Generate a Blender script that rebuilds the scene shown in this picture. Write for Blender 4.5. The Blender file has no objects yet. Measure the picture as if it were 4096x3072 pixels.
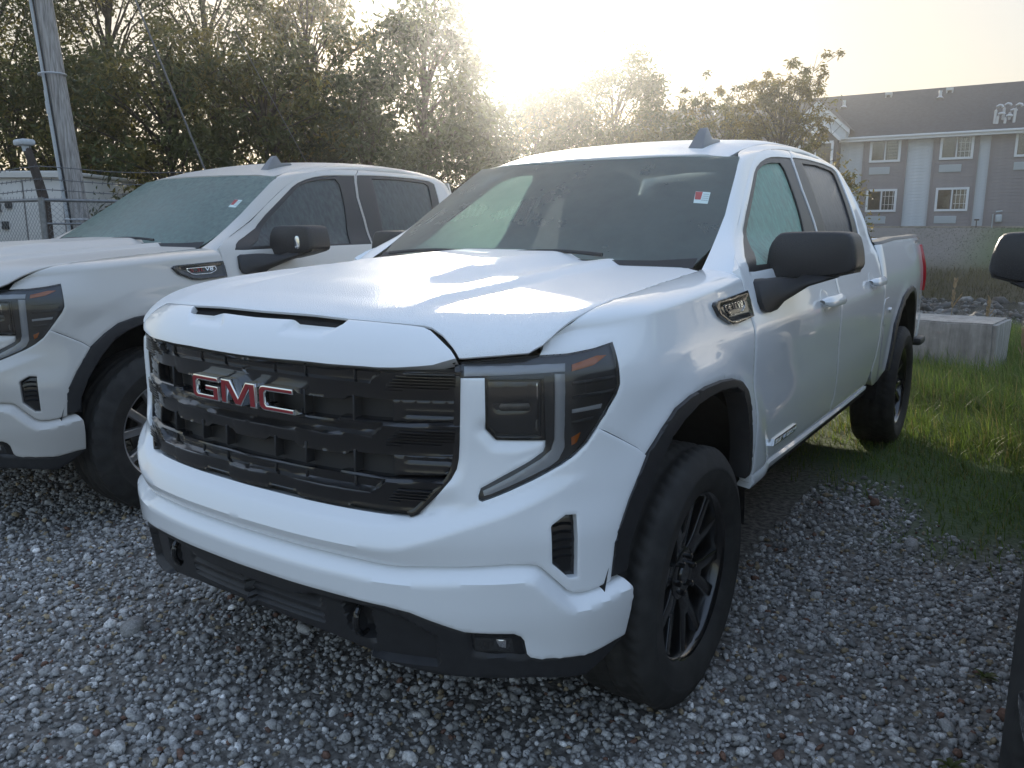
import bpy, bmesh, math, random
import numpy as np
from mathutils import Vector, Matrix
from mathutils.geometry import delaunay_2d_cdt
R = math.radians
random.seed(7); RNG = np.random.default_rng(7)
SC = bpy.context.scene
COL = SC.collection
# ---------------------------------------------------------------- camera
CAM_LOC = (1.8098, -2.2503, 1.4669); CAM_YAW = .59945; CAM_PITCH = -.19179
_cd = bpy.data.cameras.new('camera'); _cd.sensor_width = 36; _cd.lens = 28.129; _cd.clip_end = 2000; _cd.clip_start = .05
cam = bpy.data.objects.new('camera', _cd); COL.objects.link(cam); cam.location = CAM_LOC
cam.rotation_euler = (math.pi/2+CAM_PITCH, 0, CAM_YAW)
SC.camera = cam
# ---------------------------------------------------------------- sky, sun, exposure
SUN_AZ, SUN_EL = R(-36.0), R(15.5)
wd = bpy.data.worlds.new('World'); SC.world = wd; wd.use_nodes = True
nt = wd.node_tree; nt.nodes.clear()
sky = nt.nodes.new('ShaderNodeTexSky'); sky.sky_type = 'NISHITA'; sky.sun_disc = False
sky.sun_elevation = SUN_EL; sky.sun_rotation = SUN_AZ; sky.air_density = 1.0; sky.dust_density = 2.5; sky.ozone_density = 1.0
bg = nt.nodes.new('ShaderNodeBackground'); bg.inputs['Strength'].default_value = .12
wo = nt.nodes.new('ShaderNodeOutputWorld')
# thin high cloud evens the sky out: luminance is compressed, a little colour is lost
SKY_G, SKY_K, SKY_D, SKY_L = .08, 1.98, .26, .020
def _n(t, **k):
    x = nt.nodes.new(t)
    for a, b in k.items(): setattr(x, a, b)
    return x
_bw = _n('ShaderNodeRGBToBW'); nt.links.new(sky.outputs[0], _bw.inputs[0])
_mx = _n('ShaderNodeMath', operation='MAXIMUM'); _mx.inputs[1].default_value = .05; nt.links.new(_bw.outputs[0], _mx.inputs[0])
_pw = _n('ShaderNodeMath', operation='POWER'); _pw.inputs[1].default_value = SKY_G-1; nt.links.new(_mx.outputs[0], _pw.inputs[0])
_ml = _n('ShaderNodeMath', operation='MULTIPLY'); _ml.inputs[1].default_value = SKY_K; nt.links.new(_pw.outputs[0], _ml.inputs[0])
_ad = _n('ShaderNodeMath', operation='ADD'); _ad.inputs[1].default_value = SKY_L; nt.links.new(_ml.outputs[0], _ad.inputs[0])
_ds = _n('ShaderNodeMix', data_type='RGBA'); _ds.inputs[0].default_value = SKY_D; nt.links.new(sky.outputs[0], _ds.inputs[6]); nt.links.new(_bw.outputs[0], _ds.inputs[7])
_sc = _n('ShaderNodeVectorMath', operation='SCALE'); nt.links.new(_ds.outputs[2], _sc.inputs[0]); nt.links.new(_ad.outputs[0], _sc.inputs['Scale'])
nt.links.new(_sc.outputs[0], bg.inputs[0]); nt.links.new(bg.outputs[0], wo.inputs[0])
sl = bpy.data.lights.new('sun', 'SUN'); sl.energy = 2.9; sl.angle = R(.8); sl.color = (1, .90, .74)
sun = bpy.data.objects.new('sun', sl); COL.objects.link(sun)
_sd = Vector((math.sin(SUN_AZ)*math.cos(SUN_EL), math.cos(SUN_AZ)*math.cos(SUN_EL), math.sin(SUN_EL)))
sun.rotation_euler = _sd.to_track_quat('Z', 'Y').to_euler(); sun.location = _sd*60
SC.view_settings.view_transform = 'Standard'; SC.view_settings.look = 'None'; SC.view_settings.gamma = 1
SC.view_settings.use_curve_mapping = False; SC.view_settings.exposure = 1.5
SC.cycles.max_bounces = 8; SC.cycles.transparent_max_bounces = 24; SC.cycles.use_denoising = True
# ---------------------------------------------------------------- mesh helpers
def link(o, parent=None):
    COL.objects.link(o)
    if parent is not None: o.parent = parent
    return o
def mk(name, V, F, mat, parent=None, smooth=True, sharp=38, uv=None):
    me = bpy.data.meshes.new(name)
    V = np.asarray(V, np.float32)
    if isinstance(F, np.ndarray):
        n, k = F.shape
        me.vertices.add(len(V)); me.vertices.foreach_set('co', V.ravel())
        me.loops.add(n*k); me.loops.foreach_set('vertex_index', F.astype(np.int32).ravel())
        me.polygons.add(n); me.polygons.foreach_set('loop_start', np.arange(0, n*k, k, dtype=np.int32))
        me.update(calc_edges=True); me.validate()
    else:
        me.from_pydata(V.tolist(), [], [list(map(int, f)) for f in F])
    for m in (mat if isinstance(mat, (list, tuple)) else [mat]):
        if m is not None: me.materials.append(m)
    if smooth:
        me.polygons.foreach_set('use_smooth', np.ones(len(me.polygons), bool))
        if sharp and sharp < 180: me.set_sharp_from_angle(angle=R(sharp))
    me.update()
    return link(bpy.data.objects.new(name, me), parent)
def empty(name, loc=(0, 0, 0), rz=0, parent=None):
    o = bpy.data.objects.new(name, None); o.location = loc; o.rotation_euler = (0, 0, rz); o.empty_display_size = .2
    return link(o, parent)
def tag(o, label=None, cat=None, group=None, kind=None):
    if label: o['label'] = label
    if cat: o['category'] = cat
    if group: o['group'] = group
    if kind: o['kind'] = kind
    return o
def copy_tree(o, parent=None):
    c = o.copy(); COL.objects.link(c)
    if parent is not None: c.parent = parent
    for ch in list(o.children): copy_tree(ch, c)
    return c
def resample(pts, d, closed=True):
    pts = [tuple(map(float, p)) for p in pts]; out = []
    n = len(pts)
    for i in range(n if closed else n-1):
        a, b = pts[i], pts[(i+1) % n]; L = math.hypot(b[0]-a[0], b[1]-a[1]); k = max(1, int(math.ceil(L/d)))
        for j in range(k): out.append((a[0]+(b[0]-a[0])*j/k, a[1]+(b[1]-a[1])*j/k))
    if not closed: out.append(pts[-1])
    return out
def smoothline(pts, n=1, closed=False):
    for _ in range(n):                          # Chaikin corner cutting
        o = []; m = len(pts)
        if not closed: o.append(pts[0])
        for i in range(m if closed else m-1):
            a, b = pts[i], pts[(i+1) % m]
            o += [(a[0]*.75+b[0]*.25, a[1]*.75+b[1]*.25), (a[0]*.25+b[0]*.75, a[1]*.25+b[1]*.75)]
        if not closed: o.append(pts[-1])
        pts = o
    return pts
def in_poly(P, poly):
    P = np.asarray(P); x, y = P[:, 0], P[:, 1]; inside = np.zeros(len(P), bool); n = len(poly)
    for i in range(n):
        x0, y0 = poly[i]; x1, y1 = poly[(i+1) % n]
        if y0 == y1: continue
        c = ((y0 > y) != (y1 > y)) & (x < (x1-x0)*(y-y0)/(y1-y0)+x0); inside ^= c
    return inside
def seg_dist(P, poly, closed=True):
    P = np.asarray(P, float); d = np.full(len(P), 1e9); n = len(poly)
    for i in range(n if closed else n-1):
        a = np.array(poly[i]); b = np.array(poly[(i+1) % n]); ab = b-a; L = ab@ab
        t = np.clip(((P-a)@ab)/max(L, 1e-12), 0, 1); d = np.minimum(d, np.linalg.norm(P-(a+t[:, None]*ab), axis=1))
    return d
def sdf(a, b, poly):
    P = np.stack([a, b], 1); d = seg_dist(P, poly); return np.where(in_poly(P, poly), d, -d)
def surf_n(surf, a, b, e=1e-3):
    n = np.cross(surf(a+e, b)-surf(a-e, b), surf(a, b+e)-surf(a, b-e)); return n/np.maximum(np.linalg.norm(n, axis=1), 1e-12)[:, None]
def panel(outline, surf, res=.02, thick=.012, holes=(), relief=None, off=0.0, sym=False, drop=.0015, edge=.35):
    """a sheet-metal panel: outline polygon in the surface's two parameters, rolled edge, flange"""
    out = resample(outline, res); hs = [resample(h, res) for h in holes]
    lo = np.min(out, 0); hi = np.max(out, 0); dy = res*.866
    g = []
    for j, b in enumerate(np.arange(lo[1]+dy*.5, hi[1], dy)):
        xs = np.arange(lo[0]+(res*.5 if j % 2 else 0), hi[0], res); g.append(np.stack([xs, np.full(len(xs), b)], 1))
    g = np.concatenate(g) if g else np.zeros((0, 2))
    if len(g):
        m = in_poly(g, out)
        for h in hs: m &= ~in_poly(g, h)
        g = g[m]; d = seg_dist(g, out)
        for h in hs: d = np.minimum(d, seg_dist(g, h))
        g = g[d > res*.55]
    ring = []
    w = res*edge
    for lp in [out]+hs:                         # a close inner ring makes the rolled edge
        p = np.array(lp); e = np.roll(p, -1, 0)-np.roll(p, 1, 0); e /= np.maximum(np.linalg.norm(e, axis=1), 1e-9)[:, None]
        for sgn in (1, -1):
            c = p+sgn*w*np.stack([-e[:, 1], e[:, 0]], 1); k = in_poly(c, out)
            for h in hs: k &= ~in_poly(c, h)
            dd = seg_dist(c, out)
            for h in hs: dd = np.minimum(dd, seg_dist(c, h))
            k &= dd > w*.8
            ring.append(c[k])
    pts = np.concatenate([np.array(out)]+[np.array(h) for h in hs]+ring+[g])
    edges = []; i0 = 0
    for lp in [out]+hs:
        n = len(lp); edges += [(i0+i, i0+(i+1) % n) for i in range(n)]; i0 += n
    vs, _, fs, *_r = delaunay_2d_cdt([Vector(p) for p in pts], edges, [], 0, 1e-6)
    A = np.array([(v[0], v[1]) for v in vs]); T = np.array([f for f in fs if len(f) == 3])
    c = A[T].mean(1); k = in_poly(c, out)
    for h in hs: k &= ~in_poly(c, h)
    T = T[k]
    ar = np.cross(A[T[:, 1]]-A[T[:, 0]], A[T[:, 2]]-A[T[:, 0]]); T = T[np.abs(ar) > 1e-10]; ar = ar[np.abs(ar) > 1e-10]
    T[ar < 0] = T[ar < 0][:, ::-1]
    used = np.unique(T); re = -np.ones(len(A), int); re[used] = np.arange(len(used)); A = A[used]; T = re[T]
    E = np.concatenate([T[:, [0, 1]], T[:, [1, 2]], T[:, [2, 0]]]); key = E[:, 0]*len(A)+E[:, 1]; rk = E[:, 1]*len(A)+E[:, 0]
    B = E[~np.isin(key, rk)]
    if sym: B = B[~((np.abs(A[B[:, 0], 0]) < 1e-6) & (np.abs(A[B[:, 1], 0]) < 1e-6))]
    V = surf(A[:, 0], A[:, 1]); N = surf_n(surf, A[:, 0], A[:, 1]); o = np.full(len(A), float(off))
    if relief is not None: o = o+relief(A[:, 0], A[:, 1])
    bi = np.unique(B); oo = o.copy(); oo[bi] -= drop
    V0 = V+N*oo[:, None]; F = T.tolist(); L = len(V0)
    low = {int(b): L+i for i, b in enumerate(bi)}
    V1 = V[bi]+N[bi]*(oo[bi]-thick)[:, None]
    F += [(int(i), low[int(i)], low[int(j)], int(j)) for i, j in B]
    VV = np.concatenate([V0, V1])
    if sym:
        VV[np.abs(VV[:, 0]) < 1e-4, 0] = 0
        VV, F = mirror_join(VV, F)
    return VV, F
def mirror(V, F):
    V = np.array(V).copy(); V[:, 0] *= -1; return V, [tuple(reversed(list(f))) for f in F]
def mirror_join(V, F):
    n = len(V); c = np.abs(V[:, 0]) < 1e-5; idx = np.where(c, np.arange(n), n+np.cumsum(~c)-1)
    M = V[~c].copy(); M[:, 0] *= -1
    return np.concatenate([V, M]), list(F)+[tuple(int(idx[i]) for i in reversed(list(f))) for f in F]
def join(*parts):
    V = []; F = []; n = 0
    for v, f in parts:
        v = np.asarray(v); V.append(v); F += [tuple(int(i)+n for i in q) for q in f]; n += len(v)
    return np.concatenate(V), F
def loft(rows, closed=False, caps=False):
    rows = [np.asarray(r, float) for r in rows]; n = len(rows[0]); V = np.concatenate(rows); F = []
    for i in range(len(rows)-1):
        for j in range(n if closed else n-1):
            a = i*n+j; b = i*n+(j+1) % n; F.append((a, b, b+n, a+n))
    if caps: F.append(tuple(range(n))[::-1]); F.append(tuple((len(rows)-1)*n+j for j in range(n)))
    return V, F
def tube(path, r, n=8, cap=True):
    path = [Vector(p) for p in path]; rows = []; up = Vector((0, 0, 1)); rr = r if hasattr(r, '__len__') else [r]*len(path)
    for i, p in enumerate(path):
        t = (path[min(i+1, len(path)-1)]-path[max(i-1, 0)]).normalized()
        a = t.cross(up if abs(t.z) < .95 else Vector((1, 0, 0))).normalized(); b = a.cross(t).normalized()
        rows.append([p+(a*math.cos(k*2*math.pi/n)+b*math.sin(k*2*math.pi/n))*rr[i] for k in range(n)])
    return loft(rows, True, cap)
def box(c, s, bev=0.0, seg=2):
    bm = bmesh.new(); bmesh.ops.create_cube(bm, size=1)
    for v in bm.verts: v.co = Vector((v.co.x*s[0]+c[0], v.co.y*s[1]+c[1], v.co.z*s[2]+c[2]))
    if bev: bmesh.ops.bevel(bm, geom=bm.edges[:], offset=bev, segments=seg, profile=.5, affect='EDGES')
    bm.verts.index_update(); V = np.array([v.co[:] for v in bm.verts]); F = [[v.index for v in f.verts] for f in bm.faces]; bm.free(); return V, F
def prism(poly, fn, t0, t1, bev=0.0, seg=2):
    """polygon (2D) extruded: fn(u, v, t) -> xyz array"""
    bm = bmesh.new()
    n = len(poly); a = [bm.verts.new((p[0], p[1], t0)) for p in poly]; b = [bm.verts.new((p[0], p[1], t1)) for p in poly]
    bm.faces.new(a[::-1]); bm.faces.new(b)
    for i in range(n): bm.faces.new((a[i], a[(i+1) % n], b[(i+1) % n], b[i]))
    bmesh.ops.recalc_face_normals(bm, faces=bm.faces[:])
    if bev: bmesh.ops.bevel(bm, geom=[e for e in bm.edges if abs(e.verts[0].co.z-t1) < 1e-7 and abs(e.verts[1].co.z-t1) < 1e-7], offset=bev, segments=seg, profile=.5, affect='EDGES')
    bmesh.ops.triangulate(bm, faces=[f for f in bm.faces if len(f.verts) > 4])
    bm.verts.index_update(); V = np.array([v.co[:] for v in bm.verts]); F = [[v.index for v in f.verts] for f in bm.faces]; bm.free()
    return fn(V[:, 0], V[:, 1], V[:, 2]), F
def lathe(prof, n=64, axis='x', a0=0.0):
    th = a0+np.arange(n)*2*math.pi/n; V = []
    for u, r in prof: V.append(np.stack([np.full(n, u), r*np.cos(th), r*np.sin(th)], 1))
    V = np.concatenate(V); F = []
    for i in range(len(prof)-1):
        for j in range(n): F.append((i*n+j, i*n+(j+1) % n, (i+1)*n+(j+1) % n, (i+1)*n+j))
    return V, F
_txt = {}
def text_mesh(s, shear=0.0):
    c = bpy.data.curves.new('t', 'FONT'); c.body = s; c.size = 1; c.shear = shear; c.fill_mode = 'FRONT'; c.extrude = .08; c.resolution_u = 3
    o = bpy.data.objects.new('t', c); COL.objects.link(o); bpy.context.view_layer.update()
    me = bpy.data.meshes.new_from_object(o.evaluated_get(bpy.context.evaluated_depsgraph_get()))
    V = np.array([v.co[:] for v in me.vertices]); F = [list(p.vertices) for p in me.polygons]
    bpy.data.objects.remove(o); bpy.data.meshes.remove(me); bpy.data.curves.remove(c); return V, F
# ---------------------------------------------------------------- materials
MATS = {}
def nodes(name):
    m = bpy.data.materials.new(name); m.use_nodes = True; n = m.node_tree; b = n.nodes.get('Principled BSDF'); MATS[name] = m
    return m, n, b
def nn(n, t, **kw):
    x = n.nodes.new(t)
    for k, v in kw.items():
        if k in x.inputs: x.inputs[k].default_value = v
        else: setattr(x, k, v)
    return x
def simple(name, col, rough=.5, metal=0, coat=0, spec=.5, noise=0, nscale=30, bump=0, bscale=200, coatr=.03):
    m, n, b = nodes(name); b.inputs['Base Color'].default_value = (*col, 1); b.inputs['Roughness'].default_value = rough
    b.inputs['Metallic'].default_value = metal; b.inputs['Coat Weight'].default_value = coat; b.inputs['Coat Roughness'].default_value = coatr
    b.inputs['Specular IOR Level'].default_value = spec
    tc = nn(n, 'ShaderNodeTexCoord')
    if noise:
        t = nn(n, 'ShaderNodeTexNoise', Scale=nscale, Detail=5.0); n.links.new(tc.outputs['Object'], t.inputs['Vector'])
        r = nn(n, 'ShaderNodeMix', data_type='RGBA', blend_type='MULTIPLY'); r.inputs[0].default_value = 1
        mr = nn(n, 'ShaderNodeMapRange'); n.links.new(t.outputs[0], mr.inputs[0]); mr.inputs[1].default_value = .3; mr.inputs[2].default_value = .7
        mr.inputs[3].default_value = 1-noise; mr.inputs[4].default_value = 1+noise
        r.inputs[6].default_value = (*col, 1); n.links.new(mr.outputs[0], r.inputs[7]); n.links.new(r.outputs[2], b.inputs['Base Color'])
    if bump:
        t = nn(n, 'ShaderNodeTexNoise', Scale=bscale, Detail=3.0); n.links.new(tc.outputs['Object'], t.inputs['Vector'])
        bp = nn(n, 'ShaderNodeBump', Strength=bump, Distance=.002); n.links.new(t.outputs[0], bp.inputs['Height']); n.links.new(bp.outputs[0], b.inputs['Normal'])
    return m
def dewy(m, scale=170, strength=.6, cut=.42, dist=.002, coat=True):
    """beads of dew standing on an upward surface: rounded bumps"""
    n = m.node_tree; b = n.nodes['Principled BSDF']; tc = nn(n, 'ShaderNodeTexCoord')
    v = nn(n, 'ShaderNodeTexVoronoi', Scale=scale); n.links.new(tc.outputs['Object'], v.inputs['Vector'])
    mr = nn(n, 'ShaderNodeMapRange'); mr.inputs[1].default_value = 0; mr.inputs[2].default_value = cut; mr.inputs[3].default_value = 1; mr.inputs[4].default_value = 0
    n.links.new(v.outputs['Distance'], mr.inputs[0])
    bp = nn(n, 'ShaderNodeBump', Strength=strength, Distance=dist); n.links.new(mr.outputs[0], bp.inputs['Height'])
    n.links.new(bp.outputs[0], b.inputs['Normal'])
    if coat: n.links.new(bp.outputs[0], b.inputs['Coat Normal'])
    return m
def glass(name, tint, rough=.0, ior=1.5, film=0.0, dcol=(.6, .65, .62), dew=0, streak=(6, 6, 1.2), con=(.7, 1.25)):
    """window glass: see-through with a tint, mirror-like by Fresnel, optionally misted"""
    m, n, b = nodes(name); n.nodes.remove(b); out = n.nodes['Material Output']
    tr = nn(n, 'ShaderNodeBsdfTransparent', Color=(*tint, 1)); gl = nn(n, 'ShaderNodeBsdfGlossy', Roughness=rough, Color=(.95, .97, 1, 1))
    fr = nn(n, 'ShaderNodeFresnel', IOR=ior); mx = nn(n, 'ShaderNodeMixShader')
    n.links.new(fr.outputs[0], mx.inputs[0]); n.links.new(tr.outputs[0], mx.inputs[1]); n.links.new(gl.outputs[0], mx.inputs[2]); last = mx
    if film:
        df = nn(n, 'ShaderNodeBsdfDiffuse', Color=(*dcol, 1)); tl = nn(n, 'ShaderNodeBsdfTranslucent', Color=(*dcol, 1)); ad = nn(n, 'ShaderNodeMixShader'); ad.inputs[0].default_value = .5
        n.links.new(df.outputs[0], ad.inputs[1]); n.links.new(tl.outputs[0], ad.inputs[2])
        tc = nn(n, 'ShaderNodeTexCoord'); mp = nn(n, 'ShaderNodeMapping'); mp.inputs['Scale'].default_value = streak; n.links.new(tc.outputs['Object'], mp.inputs[0])
        t = nn(n, 'ShaderNodeTexNoise', Scale=6.0, Detail=6.0, Roughness=.65); n.links.new(mp.outputs[0], t.inputs['Vector'])
        mr = nn(n, 'ShaderNodeMapRange'); mr.inputs[1].default_value = .3; mr.inputs[2].default_value = .7; mr.inputs[3].default_value = film*con[0]; mr.inputs[4].default_value = min(1, film*con[1])
        n.links.new(t.outputs[0], mr.inputs[0]); m2 = nn(n, 'ShaderNodeMixShader'); n.links.new(mr.outputs[0], m2.inputs[0])
        n.links.new(last.outputs[0], m2.inputs[1]); n.links.new(ad.outputs[0], m2.inputs[2]); last = m2
    if dew:
        tc = nn(n, 'ShaderNodeTexCoord'); v = nn(n, 'ShaderNodeTexVoronoi', Scale=dew); n.links.new(tc.outputs['Object'], v.inputs['Vector'])
        bp = nn(n, 'ShaderNodeBump', Strength=.35, Distance=.002); n.links.new(v.outputs['Distance'], bp.inputs['Height']); n.links.new(bp.outputs[0], gl.inputs['Normal'])
    n.links.new(last.outputs[0], out.inputs[0]); return m
# ---------------------------------------------------------------- truck body surfaces (truck frame: x left side of vehicle, y to the rear, z up)
def pchip(xs, ys):
    xs = np.array(xs, float); ys = np.array(ys, float); h = np.diff(xs); d = np.diff(ys)/h
    m = np.zeros(len(xs)); m[0] = d[0]; m[-1] = d[-1]
    for i in range(1, len(xs)-1):
        if d[i-1]*d[i] > 0:
            w1 = 2*h[i]+h[i-1]; w2 = h[i]+2*h[i-1]; m[i] = (w1+w2)/(w1/d[i-1]+w2/d[i])
    def f(x):
        x = np.clip(np.asarray(x, float), xs[0], xs[-1]); i = np.clip(np.searchsorted(xs, x)-1, 0, len(xs)-2)
        t = (x-xs[i])/h[i]; t2 = t*t; t3 = t2*t
        return (2*t3-3*t2+1)*ys[i]+(t3-2*t2+t)*h[i]*m[i]+(-2*t3+3*t2)*ys[i+1]+(t3-t2)*h[i]*m[i+1]
    return f
def sstep(x, a, b):
    t = np.clip((np.asarray(x, float)-a)/(b-a), 0, 1); return t*t*(3-2*t)
_PX = [0, .2, .43, .58, .70, .80, .88, .935, .963, .975, .975, .972, .955, .935, .89]
_PY = [-.905, -.899, -.872, -.822, -.752, -.66, -.555, -.43, -.29, -.10, .5, 2.0, 3.2, 4.2, 4.9]
def _mkplan():
    n = len(_PX); P = np.array([_PX, _PY]).T; t = np.r_[0, np.cumsum(np.hypot(*np.diff(P, axis=0).T))]
    fx, fy = pchip(t, P[:, 0]), pchip(t, P[:, 1]); tt = np.linspace(0, t[-1], 3000)
    Q = np.stack([fx(tt), fy(tt)], 1); k = np.exp(-np.linspace(-2, 2, 61)**2); k /= k.sum()
    Qp = np.concatenate([2*Q[0]-Q[30:0:-1], Q, 2*Q[-1]-Q[-2:-32:-1]]); Qp[:30, 0] = -Q[30:0:-1, 0]; Qp[:30, 1] = Q[30:0:-1, 1]
    Q = np.stack([np.convolve(Qp[:, i], k, 'valid') for i in (0, 1)], 1)
    s = np.r_[0, np.cumsum(np.hypot(*np.diff(Q, axis=0).T))]; T = np.gradient(Q, axis=0); T /= np.linalg.norm(T, axis=1)[:, None]
    return s, Q, np.stack([T[:, 1], -T[:, 0]], 1)
PS, PQ, PN = _mkplan()
def plan_y(x): return np.interp(np.abs(x), PQ[:1700, 0], PQ[:1700, 1])
def s_of_y(y): return np.interp(y, PQ[:, 1], PS)
def s_of_x(x): return np.interp(x, PQ[:900, 0], PS[:900])
_front = pchip([.2, .3, .42, .55, .70, .82, .95, 1.06, 1.12, 1.16, 1.20, 1.25], [-.03, .0, .015, .03, .03, .012, 0, 0, -.004, -.02, -.05, -.10])
_fend = pchip([.3, .45, .55, .70, .85, .98, 1.06, 1.12, 1.17, 1.22, 1.26, 1.31], [-.04, -.02, -.01, -.005, 0, .0, .002, -.006, -.018, -.030, -.038, -.045])
_door = pchip([.3, .42, .50, .56, .66, .80, .95, 1.04, 1.12, 1.18, 1.25, 1.33, 1.395, 1.5, 1.6, 1.7, 1.80, 1.83, 1.86],
              [-.09, -.055, -.02, -.006, .004, .008, .004, .004, .001, -.018, -.04, -.07, -.105, -.143, -.188, -.238, -.295, -.32, -.37])
_bed = pchip([.3, .42, .55, .80, .95, 1.06, 1.15, 1.25, 1.33, 1.40, 1.43], [-.05, -.03, -.01, .0, .003, .004, -.002, -.02, -.04, -.062, -.08])
def _arch(y, z, yc):
    r = np.hypot(y-yc, z-.40); return .018*(1-sstep(r, .585, .72))*sstep(z, .25, .5)
def side_off(y, z):
    wf = sstep(y, -.62, -.28); wd = sstep(y, .12, .50); wb = sstep(y, 2.80, 2.95)
    o = _front(z)*(1-wf)+_fend(z)*wf; o = o*(1-wd)+_door(z)*wd; o = o*(1-wb)+_bed(z)*wb
    o = o+_arch(y, z, 0.0)*wf+_arch(y, z, 3.745)*sstep(y, 2.8, 3.1)
    return o-.06*sstep(z, 1.33, 1.47)*(1-sstep(y, .75, 2.0))
def W(s, z, extra=0.0):
    s = np.asarray(s, float); z = np.asarray(z, float)
    x = np.interp(s, PS, PQ[:, 0]); y = np.interp(s, PS, PQ[:, 1]); nx = np.interp(s, PS, PN[:, 0]); ny = np.interp(s, PS, PN[:, 1])
    o = side_off(y, z)+extra
    return np.stack([x+nx*o, y+ny*o, z+0*s], -1)
_rz = pchip([.9, 1.12, 1.35, 1.6, 1.9, 2.15, 2.45, 2.7, 2.88, 3.0], [1.752, 1.803, 1.858, 1.895, 1.914, 1.918, 1.912, 1.896, 1.866, 1.80])
def roof_z(x, y): return _rz(y)-.085*np.abs(x)**2.2-.03*sstep(np.abs(x), .5, .72)
def hood_top(x, y):
    ax = np.abs(x); z = 1.268+.083*sstep(y, -1.1, .75)
    z = z-.016*(ax/.85)**2.5
    pl = (1-sstep(ax, .445, .50))*sstep(y, -.80, -.55)
    dome = np.interp(y, [-.80, -.70, -.6, -.4, -.2, 0, .5], [0, .004, .018, .036, .046, .040, .032])
    return z+.020*pl-.010*(1-sstep(ax, .33, .45))*sstep(y, -.75, -.5)+dome*(1-sstep(ax, .22, .37))
def Hd(x, d):                                   # hood and upper fascia: d = distance behind the plan curve
    x = np.asarray(x, float); d = np.asarray(d, float); y = plan_y(x)+d; ax = np.abs(x)
    z = hood_top(x, y)-(.135-.052*sstep(ax, .45, .80))*np.exp(-np.maximum(d, -.03)/(.052+.03*sstep(ax, .4, .8)))
    return np.stack([x, y, z], -1)
_sx = pchip([-.70, -.655, -.6, -.45, -.25, .1, .42, .6], [.79, .80, .812, .825, .822, .808, .785, .77])   # seam between hood and fender
def seam(y):
    x = _sx(y); return np.stack([x, np.asarray(y, float)+0*x, Hd(x, y-plan_y(x))[..., 2]], -1)
CAP = .17
def WF(s, v):                                   # fender: flank up to the shoulder, then rolling over to the hood seam
    s = np.asarray(s, float); v = np.asarray(v, float)
    y = np.interp(s, PS, PQ[:, 1]); q = seam(np.clip(y, -.655, .6)); zs = q[..., 2]-.038*sstep(y, -.66, -.45)-.004
    P = W(s, np.minimum(v, zs)); t = np.clip((v-zs)/CAP, 0, 1)*np.pi/2
    x0 = P[..., 0]; f = sstep(y, -.66, -.60)
    P[..., 0] = x0-(x0-np.minimum(q[..., 0], x0))*(1-np.cos(t)); P[..., 2] = P[..., 2]+np.sin(t)*(q[..., 2]-zs)
    return P
def WS(x, z):                                   # windscreen
    x = np.asarray(x, float); z = np.asarray(z, float)
    y = .555+(z-1.41)*1.60+.10*(z-1.41)**2-.13*(1-(x/.76)**2)
    return np.stack([x, y, z], -1)
def RF(x, y): return np.stack([np.asarray(x, float), np.asarray(y, float)+0*x, roof_z(x, y)], -1)
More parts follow.
